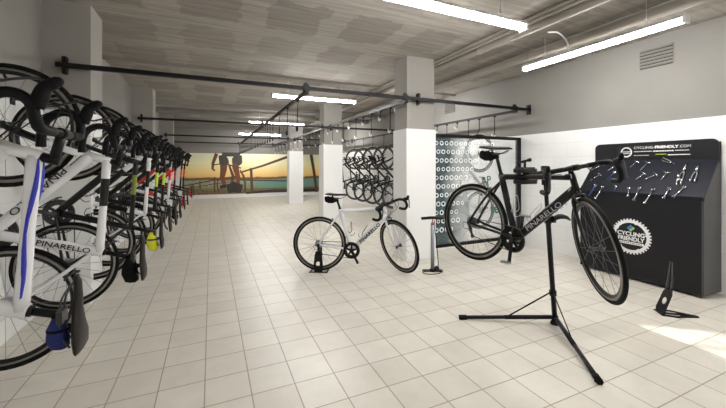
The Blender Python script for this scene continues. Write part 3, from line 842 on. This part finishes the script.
def left_mtx(y, z=.505, dx=0): return Matrix(((0, 0, 1, XL + .006 + dx), (0, -1, 0, y), (1, 0, 0, z), (0, 0, 0, 1)))
def right_mtx(y, z=.505): return Matrix(((0, 0, -1, XR - .006), (0, 1, 0, y), (1, 0, 0, z), (0, 0, 0, 1)))
def ground_mtx(x, y, z, ang, sc=1.0): return Matrix.Translation((x, y, z)) @ Matrix.Rotation(ang, 4, 'Z') @ Matrix.Scale(sc, 4)

GL = 'bikes hanging by the front wheel along the left wall'
bike('white hanging road bike with royal blue stripes and small blue saddle bag, at left edge', left_mtx(1.55, .51), stripe=True, accent='blue', sdrop=.06, bagk=.75, bag='navy', aero=True, crank=-1.2, group=GL)
bike('white hanging road bike with black lettering and black top tube band, second from left edge', left_mtx(2.45), aero=True, accent='frame_black', bag='bag_black', lettering=[('seat', 1), ('down', 1)], crank=.6, group=GL, fork=('frame_white', 'frame_black'))
bike('black hanging road bike with a bright yellow saddle bag under its saddle', left_mtx(3.30), frame='frame_black', accent='green', accent2='frame_black', bag='yellow', strap='purple', crank=1.9, group=GL, spoke='spoke_black')
bike('white and black hanging road bike, next one back beyond the yellow saddle bag', left_mtx(3.95, .53), frame='frame_white', accent='frame_black', accent2='frame_black', crank=-.4, group=GL)
bike('black hanging road bike with a lime band, nearer of the two lime banded ones', left_mtx(4.55, .50), frame='frame_black', accent='lime', crank=1.2, group=GL)
bike('black hanging road bike with a lime band and a bulky black saddle bag', left_mtx(5.20, .49), frame='frame_black', accent='lime', bag='bag_black', crank=-1.5, group=GL)
bike('white hanging road bike with a red band, farther along the left row', left_mtx(5.95, .52), frame='frame_white', accent='red', accent2='red', crank=.3, group=GL)
bike('black hanging road bike with red band and red saddle bag, third from the far end', left_mtx(6.75, .50), frame='frame_black', accent='red', bag='red', crank=2.2, group=GL)
bike('black hanging road bike with an orange band, second farthest of the left row', left_mtx(8.1, .51), frame='frame_black', accent='orange', accent2='red', crank=.9, group=GL)
bike('black hanging road bike with red band and red saddle bag, farthest in left row', left_mtx(8.9, .50), frame='frame_black', accent='red', accent2='red', bag='red', crank=-.7, group=GL)
GR = 'bikes hanging along the right wall between the columns'
for y, lab, cr in ((10.15, 'black bike on the right wall, leftmost of the five between the columns', .4), (9.48, 'black road bike hanging on the right wall, second from the left between the columns', -1), (8.8, 'black road bike hanging on the right wall, middle of the five between the columns', 1.7), (8.12, 'black road bike hanging on the right wall, fourth from the left between the columns', .1), (7.62, 'black road bike on the right wall, partly hidden by the nearest column', 2.4)):
    bike(lab, right_mtx(y), frame='frame_black', accent='frame_black', crank=cr, group=GR, spoke='spoke_black')
bike('pale road bike hanging behind the printed glass partition', right_mtx(4.55), frame='pipe', accent='pipe', crank=.5)

# bikes in the middle of the room
bike('white road bike standing on the floor in a low black wheel stand', ground_mtx(1.20, 3.955, 0.002, radians(-29.5), .98), frame='frame_white', accent='frame_white', steer=radians(-50), crank=radians(-62), sdrop=.02, chainring='black_satin', crank_mat='black_satin', aero=True, let_size=1.15, let_bold=.0014,
     bag='bag_black', lettering=[('down', -1), ('down', 1)], fork=('frame_white', 'frame_white'), spoke='spoke', pedals=False)
WB_A = radians(-80.4)
bike('black road bike held in the air by the repair stand', ground_mtx(2.07, 2.275, .791, WB_A, .98) @ Matrix.Rotation(radians(2.2), 4, 'Y') @ Matrix.Translation((0, 0, -R)), frame='frame_black', accent='frame_black', steer=radians(-47), crank=radians(-92), sdrop=-.02,
     bag='bag_black', lettering=[('down', -1), ('down', 1)], let_mat='ink_grey', cages='alloy', bigpedal=True, aero=True, crank_mat='black_satin', chainring='black_satin')

# hooks that carry the hanging bikes
def wall_hook(y, zt, side, label):
    """bracket on the wall whose arm goes round the tyre and carries the top of the rim"""
    wx = XL if side < 0 else XR; s = -side; cx = .34 + .006
    t = thing('wall_hook', label, 'hook', (wx, y, zt), group='wall hooks for the left row of bikes' if side < 0 else None)
    obj('wall_plate', MB().box((s * .006, .055, -.05), (.012, .05, .10)), 'black_steel', t)
    mb = MB().tube(catmull([(s * .01, .055, -.06), (s * (cx - .12), .055, -.07), (s * (cx - .03), .04, -.085), (s * cx, .020, -.082), (s * cx, -.012, -.082), (s * cx, -.03, -.066)], 5), .007, 8)
    obj('hook_arm', mb, 'black_steel', t)
lefts = [(1.55, .51), (2.45, .505), (3.30, .505), (3.95, .53), (4.55, .5), (5.2, .49), (5.95, .52), (6.75, .5), (8.1, .51), (8.9, .5)]
for y, z in lefts: wall_hook(y, z + .985 + R, -1, 'black steel wall hook carrying a front wheel in the left row')
def wheel_hook_mesh():
    mb = MB().box((0, 0, -.005), (.03, .03, .05))
    zt = 1.825 - (BZ - .055)
    return mb.tube(catmull([(0, 0, -.02), (0, .0, -.20), (0, .03, zt + .03), (0, .03, zt - .03), (0, .016, zt - .082), (0, -.014, zt - .082), (0, -.026, zt - .06)], 4), .0065, 8)
wm = None
for y in (10.15, 9.48, 8.8, 8.12, 7.62, 4.55):
    if wm is None: o = obj('bike_hook', wheel_hook_mesh(), 'black_steel'); wm = o
    else: o = wm.copy(); COL.objects.link(o)
    o.location = (XR - .006 - R, y, BZ - .055)
    o.location.x = 4.27
    tag(o, 'black rod hook carrying a front wheel on the right wall rail' if y > 5 else 'black rod hook carrying the pale bike behind the glass partition', 'hook', 'rod hooks carrying the right wall bikes' if y > 5 else None)

# ------------------------------------------------------------------ low wheel stands
def wheel_stand(mtx, label):
    t = thing('wheel_stand', label, 'bike stand', mtx=mtx)
    # upright plate in local x/z, base reaches to +y
    mb = MB(); n = 20; th = .005
    def plate_with_hole(hole_c, hr, outline_fn):
        b0 = len(mb.v)
        for y in (0, th):
            for i in range(n):
                a = 2 * pi * i / n; mb.v.append((hole_c[0] + hr * cos(a), y, hole_c[1] + hr * sin(a)))
            for i in range(n):
                a = 2 * pi * i / n; mb.v.append((*[outline_fn(a)[0], y, outline_fn(a)[1]],))
        for k in (0, 2 * n):
            for i in range(n):
                j = (i + 1) % n; mb.face((b0 + k + i, b0 + k + j, b0 + k + n + j, b0 + k + n + i))
        for k in (0, n):
            for i in range(n):
                j = (i + 1) % n; mb.face((b0 + k + i, b0 + k + j, b0 + 2 * n + k + j, b0 + 2 * n + k + i))
    def outline(a):
        c, s = cos(a), sin(a); k = min((.048) / max(1e-6, abs(c)), (.10) / max(1e-6, abs(s)))
        x, z = c * k, .10 + s * k
        return (x * (1.25 - .5 * z), z)
    plate_with_hole((0, .105), .028, outline)
    mb.transform(Matrix.Rotation(radians(-20), 4, 'X'))
    obj('upright_plate', mb, 'black_satin', t)
    for s in (-1, 1):
        mb = MB().tube([(s * .030, .066, .188), (s * .028, .075, .25), (s * .012, .082, .40)], [.011, .010, .004], 6, flat=(.4, 1))
        obj('prong', mb, 'alloy_dark', t)
    mb = MB()
    o = [(-.06, -.004), (.06, -.004), (.075, .07), (.055, .15), (.03, .24), (.02, .24), (-.01, .15), (-.075, .08)]
    h1 = .005
    mb.prism([(-.062, -.004), (.062, -.004), (.062, .03), (-.062, .03)], (0, 0, 0), (1, 0, 0), (0, 1, 0), (0, 0, h1))
    for s in (-1, 1): mb.prism([(s * .062, .03), (s * .075, .09), (s * .045, .15), (s * .03, .145), (s * .05, .09), (s * .035, .03)], (0, 0, 0), (1, 0, 0), (0, 1, 0), (0, 0, h1))
    mb.prism([(-.055, .13), (.055, .13), (.03, .24), (-.0, .25)], (0, 0, 0), (1, 0, 0), (0, 1, 0), (0, 0, h1))
    mb.prism([(-.012, .02), (.012, .02), (.012, .14), (-.012, .14)], (0, 0, 0), (1, 0, 0), (0, 1, 0), (0, 0, h1))
    obj('base_plate', mb, 'black_satin', t)
wheel_stand(Matrix.Translation((3.53, 1.62, .001)) @ Matrix.Rotation(radians(-130), 4, 'Z') @ Matrix.Scale(1.12, 4), 'empty black perforated wheel stand on the floor in front of the workbench')
hd = radians(-29.5)
px, py = 1.20 - .01 * cos(hd) + .052 * sin(hd), 3.955 - .01 * sin(hd) - .052 * cos(hd)
def upright_stand(label, R=.335):
    t = thing('wheel_stand', label, 'bike stand', mtx=Matrix.Translation((1.20, 3.955, 0)) @ Matrix.Rotation(hd, 4, 'Z'))
    for s in (-1, 1):
        y0 = s * .07; R = .335 * .98
        if s > 0:
            obj('support_post', MB().box((0, y0 + .002, R / 2), (.03, .006, R)), 'black_satin', t)
            obj('hub_cup', MB().tube([(0, y0 - .012, R), (0, y0 + .008, R)], .017, 12), 'black_satin', t)
            continue
        mb = MB(); n = 20; th = .004
        b0 = 0
        for y in (y0, y0 + th):
            for i in range(n):
                a = 2 * pi * i / n; mb.v.append((.0 + .028 * cos(a), y, .10 + .030 * sin(a)))
            for i in range(n):
                a = 2 * pi * i / n; c, q = cos(a), sin(a); k = min(.055 / max(1e-6, abs(c)), .125 / max(1e-6, abs(q)))
                x, z = c * k, .128 + q * k; mb.v.append((x * (1.15 - 1.6 * z), y, z))
        for k in (0, 2 * n):
            for i in range(n): j = (i + 1) % n; mb.face((k + i, k + j, k + n + j, k + n + i))
        for k in (0, n):
            for i in range(n): j = (i + 1) % n; mb.face((k + i, k + j, 2 * n + k + j, 2 * n + k + i))
        mb.tube([(0, y0, .25), (0, y0, .33)], .012, 8)
        obj('upright_plate', mb, 'black_satin', t)
        obj('hub_cup', MB().tube([(0, y0 - s * .012, R), (0, y0 + s * .008, R)], .017, 12), 'black_satin', t)
    mb = MB().prism([(-.07, -.075), (.07, -.075), (.07, .075), (-.07, .075)], (0, 0, 0), (1, 0, 0), (0, 1, 0), (0, 0, .004))
    mb.prism([(-.07, -.075), (-.02, -.075), (-.05, -.16), (-.09, -.16)], (0, 0, 0), (1, 0, 0), (0, 1, 0), (0, 0, .004))
    mb = MB()
    for s in (-1, 1): mb.box((0, s * .071, .003), (.13, .03, .006))
    for x in (-.10, .10): mb.box((x, 0, .003), (.02, .172, .006)); mb.box((x * .75, .071, .003), (.06, .02, .006)); mb.box((x * .75, -.071, .003), (.06, .02, .006))
    obj('base_plate', mb, 'black_satin', t)
upright_stand('black perforated wheel stand holding the rear hub of the white bike')

# ------------------------------------------------------------------ repair stand
F = V(2.52, 1.845, 0)
t = thing('repair_stand', 'black folding repair stand with two long legs holding up the black bike', 'repair stand', F)
top = V(-.12, 0, 1.24)
mid = top * (.85 / 1.24)
obj('pole', MB().tube([V(0, 0, .02), mid], .019, 16), 'black_satin', t)
obj('upper_pole', MB().tube([mid, top], .0155, 16), 'black_satin', t)
obj('foot', MB().lathe(V(0, 0, 0), (0, 0, 1), [(.001, 0), (.034, 0), (.034, .012), (.024, .03), (.024, .07), (.001, .07)], 16), 'black_steel', t)
for tip, nm in ((V(1.876, 2.23, .016) - F, 'left'), (V(2.057, 1.224, .016) - F, 'right')):
    st = V(tip.x * .04, tip.y * .04, .055)
    lg = obj('leg', MB().tube([st, st.lerp(tip, .5)], .0165, 12).tube([st.lerp(tip, .5), st.lerp(tip, .97)], .0145, 12), 'black_satin', t)
    d = (tip - st).normalized(); obj('foot_cap', MB().tube([tip - d * .06, tip], .0195, 12).box(tip - d * .02 - V(0, 0, .006), (.03, .03, .018)), 'rubber', lg)
    br = V(-.025, 0, .255); obj('brace', MB().tube([br + V(tip.x * .03, tip.y * .03, 0), st.lerp(tip, .45) + V(0, 0, .012)], .008, 8, flat=(.5, 1)), 'black_satin', t)
obj('collar', MB().tube([top * (.235 / 1.24), top * (.275 / 1.24)], .027, 16), 'black_steel', t)
# height clamp with its quick lever
c = top * (.85 / 1.24); q = obj('height_clamp', MB().tube([c - V(0, 0, .035), c + V(0, 0, .035)], .026, 16).box(c + V(.02, -.03, 0), (.03, .03, .05)), 'black_steel', t)
obj('quick_lever', MB().tube(catmull([c + V(.01, -.035, .0), c + V(.07, -.05, .022), c + V(.13, -.06, .012), c + V(.17, -.065, -.012)], 4), [.016, .019, .022, .025, .027, .027, .026, .024, .021, .018, .015, .012, .008], 10, flat=(1.2, .7)), 'black_steel', q)
# head and jaws reaching to the top tube
hc = top + V(0, 0, -.02)
hdm = MB().tube([hc - V(0, 0, .10), hc + V(0, 0, .04)], [.022, .028], 14)
hdm.tube([hc + V(0, 0, .04), hc + V(0, 0, .052)], [.03, .022], 14)
hdm.tube([hc + V(.03, 0, .0), hc + V(-.10, .0, -.015)], [.024, .020], 12)
hd_o = obj('clamp_head', hdm, 'black_steel', t)
jaw = V(2.142 - F.x, 0, 1.192)      # where the top tube passes
mb = MB().rbox(jaw + V(.10, 0, 0), (.10, .07, .085), .012)
mb.rbox(jaw + V(.045, 0, .042), (.17, .085, .034), .008); mb.rbox(jaw + V(.045, 0, -.042), (.17, .085, .034), .008)
for k in range(5): mb.rbox(jaw + V(-.015 + k * .028, 0, .062), (.014, .08, .014), .003)
obj('jaw', mb, 'black_steel', hd_o)
jl = jaw; jaw = jaw + V(.04, 0, 0)
mb = MB().tube([jaw + V(0, 0, .06), jaw + V(0, 0, .11)], .009, 8)
mb.tube(catmull([jaw + V(0, .045, .105), jaw + V(0, 0, .115), jaw + V(.0, -.05, .125)], 3), [.008, .010, .011, .010, .009, .013, .014], 8)
obj('jaw_lever', mb, 'black_steel', hd_o)

# ------------------------------------------------------------------ floor pump
t = thing('floor_pump', 'grey floor pump with a black handle standing beside the nearest column', 'pump', (2.44, 3.38, 0))
obj('barrel', MB().tube([(0, 0, .02), (0, 0, .56)], .023, 16), 'pump_grey', t)
obj('barrel_cap', MB().tube([(0, 0, .555), (0, 0, .59)], [.022, .018], 16).tube([(0, 0, .59), (0, 0, .63)], .006, 8), 'wood', t)
ux, uy = .912, -.41
obj('handle', MB().tube([(-.135 * ux, -.135 * uy, .636), (-.03 * ux, -.03 * uy, .645), (.03 * ux, .03 * uy, .645), (.135 * ux, .135 * uy, .636)], [.016, .018, .018, .016], 10), 'black_satin', t)
mb = MB().lathe((0, 0, 0), (0, 0, 1), [(.001, 0), (.045, 0), (.045, .01), (.025, .035), (.001, .035)], 18)
for s in (-1, 1): mb.prism([(0, -.028), (.11, -.035), (.12, -.02), (.12, .02), (.11, .035), (0, .028)], (0, 0, 0), (s * ux, s * uy, 0), (-uy, ux, 0), (0, 0, .014))
obj('base', mb, 'black_satin', t)
obj('gauge', MB().tube([(.03, -.03, .03), (.03, -.05, .045)], .03, 16), 'black_satin', t)
obj('hose', MB().tube(catmull([(.025, -.02, .03), (.06, -.03, .05), (.055, -.02, .25), (.03, -.01, .48), (.022, -.005, .60), (.02, 0, .62)], 6), .005, 8), 'black_satin', t)
obj('hose_loop', MB().tube([(-.04 + .125 * cos(a), -.05 + .085 * sin(a), .012) for a in [2 * pi * k / 20 for k in range(20)]], .005, 8, closed=True), 'black_satin', t)

# ------------------------------------------------------------------ workbench
BX0, BX1 = 4.27, 4.615; BY0, BY1 = 1.60, 2.78; ZF, ZS, ZT = .96, 1.345, 1.545
t = thing('workbench', 'black cycle workbench with sloping tool board and chainring logo against the right wall', 'workbench', (BX0, BY0, 0))
D = BX1 - BX0; Wd = BY1 - BY0
z0 = .025
obj('front_panel', MB().box((.009, Wd / 2, (z0 + ZF) / 2), (.018, Wd - .036, ZF - z0)), 'cabinet', t)
for y, lab in ((0, 0), (Wd - .018, 0)):
    mb = MB().prism([(0, z0), (D, z0), (D, ZT - .03), (D - .02, ZS), (0, ZF)], (0, y, 0), (1, 0, 0), (0, 0, 1), (0, .018, 0))
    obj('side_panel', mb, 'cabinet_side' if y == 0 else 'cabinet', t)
sl = V(D - .02, 0, ZS - ZF); sld = sl.normalized(); sn = V(-sld.z, 0, sld.x)
mb = MB().prism([(0, 0), (sl.length, 0), (sl.length, .016), (0, .016)], (0, 0.0, ZF), sld, sn, (0, Wd, 0))
mb.box((.006, Wd / 2, ZF - .012), (.026, Wd, .03))
obj('tool_board', mb, ('board',), t)
# back panel with rounded upper corners
r = .06; pts = [(0, ZS - .05), (Wd, ZS - .05)]
pts += [(Wd - r + r * cos(a), ZT - r + r * sin(a)) for a in [radians(q) for q in range(0, 91, 15)]] + [(r - r * sin(a), ZT - r + r * cos(a)) for a in [radians(q) for q in range(0, 91, 15)]]
BPX = D - .045
bp = obj('back_panel', MB().prism(pts, (BPX, 0, 0), (0, 1, 0), (0, 0, 1), (.018, 0, 0)), 'cabinet', t)
# banner: Y world 1.81..2.42
def yz(px, py, X):
    u = (px - 363) / 338; q = .912 * u + .41; Z = X / q
    return (-.41 * u + .912) * Z - BY0, EYE + (166 - py) / 338 * Z
ny0, nz1 = yz(692, 142, BX0 + BPX); ny1, nz0 = yz(617, 159, BX0 + BPX)
nz1, nz0 = 1.515, 1.365
bn = obj('banner', MB().box((BPX - .0015, (ny0 + ny1) / 2, (nz0 + nz1) / 2), (.003, ny1 - ny0, nz1 - nz0)), 'banner', bp)
fx = BPX - .0036
U, VV = (0, -1, 0), (0, 0, 1)
tm = MB()
def fit(body, ya, yb, z, size, bold, mi=0, mat_='ink_white'):
    m_ = text_mb(body, size, bold, .0003, mi=mi); xs = [p[0] for p in m_.v]; w = max(xs) - min(xs); c0 = (max(xs) + min(xs)) / 2
    k = abs(yb - ya) / w; m_.v = [((x - c0) * k, y, z_) for x, y, z_ in m_.v]
    return m_.transform(frame_mtx((fx, (ya + yb) / 2, z), U, VV))
yl = yz(634, 148, BX0 + BPX)[0]; ym = yz(654.5, 148, BX0 + BPX)[0]; yr = yz(691, 148, BX0 + BPX)[0]; yq = yz(679, 148, BX0 + BPX)[0]
tm.add(fit('CYCLING-', yl, ym, nz1 - .034, .040, 0)); tm.add(fit('FRIENDLY', ym - .004, yq, nz1 - .034, .040, .0018)); tm.add(fit('.COM', yq - .002, yr, nz1 - .034, .040, 0))
obj('title_lettering', tm, 'ink_white', bn)
tm = MB()
# the smaller lines of print are too small to read in the photograph: short dashes of the same size and place
def dashes(ya, yb, z, h, seed, lo=.006, hi=.013):
    q = random.Random(seed); y = ya
    while y > yb + .01:
        w = q.uniform(lo, hi); tm.box((fx, y - w / 2, z), (.0006, w, h)); y -= w + .0045
dashes(yl, ym + .02, nz1 - .076, .009, 1); dashes(ym + .012, yq + .04, nz1 - .077, .013, 2, .012, .02); dashes(yq + .03, yr, nz1 - .076, .009, 3)
tm.box((fx, (yr + yq) / 2 + .05, nz1 - .122), (.0006, .19, .008)); dashes(yl, ym + .05, nz1 - .122, .008, 4, .003, .005)
tm.box((fx, (ym + yq) / 2 + .05, nz1 - .113), (.0006, .10, .006), 1)
obj('banner_lettering', tm, ('ink_white', 'lime'), bn)
def gear_logo(c, r, mats, parent, x, name):
    """chainring logo drawn as thin raised print on a plane x = const"""
    mb = MB(); n = 36
    for i in range(n):
        a = 2 * pi * i / n
        mb.prism([(r * .90 * cos(a - .06), r * .90 * sin(a - .06)), (r * 1.0 * cos(a - .035), r * sin(a - .035)), (r * cos(a + .035), r * sin(a + .035)), (r * .90 * cos(a + .06), r * .90 * sin(a + .06))], (x, c[0], c[1]), U, VV, (-.0006, 0, 0))
    mb.lathe((x, c[0], c[1]), (1, 0, 0), [(r * .92, 0), (r * .92, -.0006), (r * .76, -.0006), (r * .76, 0)], 48, smooth=False)
    for a in (.2, 1.25, 2.6, 4.0, 5.2):
        mb.lathe((x - .0004, c[0] - r * .80 * cos(a), c[1] + r * .80 * sin(a)), (1, 0, 0), [(.08 * r, 0), (.08 * r, -.0006), (.03 * r, -.0006), (.03 * r, 0)], 14, smooth=False)
    return mb
lg = gear_logo(yz(626.5, 151, BX0 + BPX)[:1] + (1.435,), .062, None, bp, fx, '')
for b_, dz in (('CYCLING', .006), ('FRIENDLY', -.014)):
    m_ = text_mb(b_, .019, .0006, .0003); lg.add(m_, frame_mtx((fx, yz(626.5, 151, BX0 + BPX)[0], 1.435 + dz), U, VV))
obj('round_logo', lg, 'ink_white', bn)
lc = (2.215 - BY0, .485)
lg = gear_logo(lc, .198, None, t, -.0005, '')
for b_, dz, w in (('CYCLING', .025, .27), ('FRIENDLY', -.030, .26)):
    m_ = text_mb(b_, .062, .002, .0004); xs = [p[0] for p in m_.v]; k = w / (max(xs) - min(xs)); m_.v = [(x * k, y, z) for x, y, z in m_.v]
    lg.add(m_, frame_mtx((-.0012, lc[0], lc[1] + dz), U, VV))
lg.box((-.0008, lc[0], lc[1] - .075), (.0006, .25, .026))
for k in range(11): lg.box((-.0014, lc[0] + .10 - k * .02, lc[1] - .075), (.0006, .012, .010), 1)
for k, (dy, dz, mi) in enumerate(((0, .112, 2), (.022, .092, 2), (-.022, .092, 3), (0, .072, 3))):
    lg.prism([(-.018, 0), (0, -.018), (.018, 0), (0, .018)], (-.0008, lc[0] + dy, lc[1] + dz), U, VV, (-.0006, 0, 0), mi)
obj('chainring_logo', lg, ('ink_white', 'ink_black', 'emblem_blue', 'emblem_green'), t)
for y in (.05, Wd - .05):
    for x in (.04, D - .04): obj('foot', MB().tube([(x, y, 0), (x, y, z0 + .002)], [.022, .02], 12), 'wood', t)

# tools on the sloping board -------------------------------------------------
def board_pt(px, py, lift=.03):
    """intersection of a sight line with the board plane, in world space, lifted along its normal"""
    u = (px - 363) / 338; d = V(.912 * u + .41, -.41 * u + .912, (166 - py) / 338); o = V(0, 0, EYE)
    p0 = V(BX0, BY0, ZF); n = sn
    s = (p0 - o).dot(n) / d.dot(n); p = o + d * s
    return p + n * lift
TOOLS = [  # kind, handle end, far end, label
    ('hex', (604, 166), (591, 172), 'steel T-handle key at the upper left end of the tool board'),
    ('hex', (618, 166), (609, 172), 'steel T-handle key below the round banner logo'),
    ('hex', (638, 163), (631, 169), 'steel T-handle key, first in the top row below the banner lettering'),
    ('hex', (649, 164), (641, 172), 'steel T-handle key, second in the top row below the banner lettering'),
    ('cutter', (674, 165), (662, 160), 'small steel cutter at the middle of the top tool row'),
    ('plier', (688, 164), (680, 184), 'steel pliers with spread handles, left of the upper right pair'),
    ('plier', (700, 165), (693, 184), 'steel pliers at the upper right end of the tool board'),
    ('hex', (601, 176), (588, 184), 'steel T-handle key at the left end of the middle tool row'),
    ('spanner', (616, 173), (608, 181), 'short blue-handled spanner in the middle tool row'),
    ('hex', (645, 175), (637, 181), 'steel T-handle key in the middle row beside its larger neighbour'),
    ('hex', (657, 176), (646, 181), 'long steel T-handle key at the centre of the middle tool row'),
    ('hex', (668, 174), (662, 182), 'steel T-handle key to the right of centre in the middle row'),
    ('plier', (679, 174), (680, 187), 'slim steel pliers at the right end of the middle row'),
    ('spanner', (597, 186), (590, 197), 'blue-handled spanner, leftmost in the lowest tool row'),
    ('wrench', (604, 188), (597, 199), 'pale steel wrench, second from the left in the lowest row'),
    ('spanner', (617, 187), (616, 192), 'short blue-handled tool hanging in the lowest row'),
    ('wrench', (630, 189), (629, 197), 'short pale wrench hanging upright in the lowest row'),
    ('wrench', (641, 189), (635, 201), 'steel wrench in the lowest row below the small key pair'),
    ('wrench', (655, 190), (646, 204), 'long curved steel wrench reaching over the bench edge'),
    ('wrench', (671, 189), (665, 199), 'steel wrench, second from the right in the lowest row'),
    ('wrench', (686, 188), (675, 198), 'steel wrench, rightmost in the lowest tool row')]
for kind, a, b, lab in TOOLS:
    A, B = board_pt(*a, .028), board_pt(*b, .028); t = thing({'hex': 'hex_key', 'cutter': 'cable_cutter', 'plier': 'pliers', 'spanner': 'spanner', 'wrench': 'wrench'}[kind], lab, 'tool', A)
    d = (B - A); L_ = d.length; d.normalize(); w = sn.cross(d).normalized(); n = sn
    obj('peg', MB().tube([-n * .013, n * .008], .004, 8), 'black_steel', t)
    if kind == 'hex':
        obj('shaft', MB().tube([d * 0, d * L_], .0045, 6), 'chrome', t)
        obj('handle', MB().tube([-w * .034, w * .034], .0065, 8), 'chrome', t)
    elif kind == 'cutter':
        for s in (-1, 1): obj('handle', MB().tube(catmull([d * .02, d * .05 + w * s * .012, d * L_ * .95 + w * s * .016], 3), .0045, 8), 'chrome' if s > 0 else 'alloy', t)
        obj('jaw', MB().tube([d * -.02, d * .02], [.004, .012], 8, flat=(.5, 1)), 'chrome', t)
    elif kind == 'plier':
        for s in (-1, 1): obj('handle', MB().tube(catmull([d * L_ * .42, d * L_ * .6 + w * s * .014, d * L_ * .98 + w * s * .018], 3), .0065, 8), 'chrome', t)
        obj('jaw', MB().tube([d * 0, d * L_ * .2, d * L_ * .42], [.004, .008, .011], 8), 'chrome', t)
        obj('pivot', MB().tube([d * L_ * .42 - n * .008, d * L_ * .42 + n * .01], .009, 12), 'alloy_dark', t)
    elif kind == 'spanner':
        obj('handle', MB().tube([d * .03, d * L_], [.006, .007], 8, flat=(.6, 1)), 'tool_blue', t)
        obj('head', MB().lathe(V(0, 0, 0) + d * .015, n, [(.016, -.003), (.016, .003), (.008, .003), (.008, -.003)], 14), 'chrome', t)
    else:
        obj('handle', MB().tube([d * .02, d * L_ * .5 + w * .003, d * L_ * .95], [.0085, .008, .010], 8, flat=(.6, 1)), 'chrome', t)
        mb = MB(); hp = d * L_
        for s in (-1, 1): mb.tube(catmull([hp - d * .01, hp + w * s * .010, hp + d * .014 + w * s * .008], 3), .0045, 6)
        mb.lathe(V(0, 0, 0) + d * .01, n, [(.017, -.003), (.017, .003), (.008, .003), (.008, -.003)], 14)
        obj('head', mb, 'chrome', t)
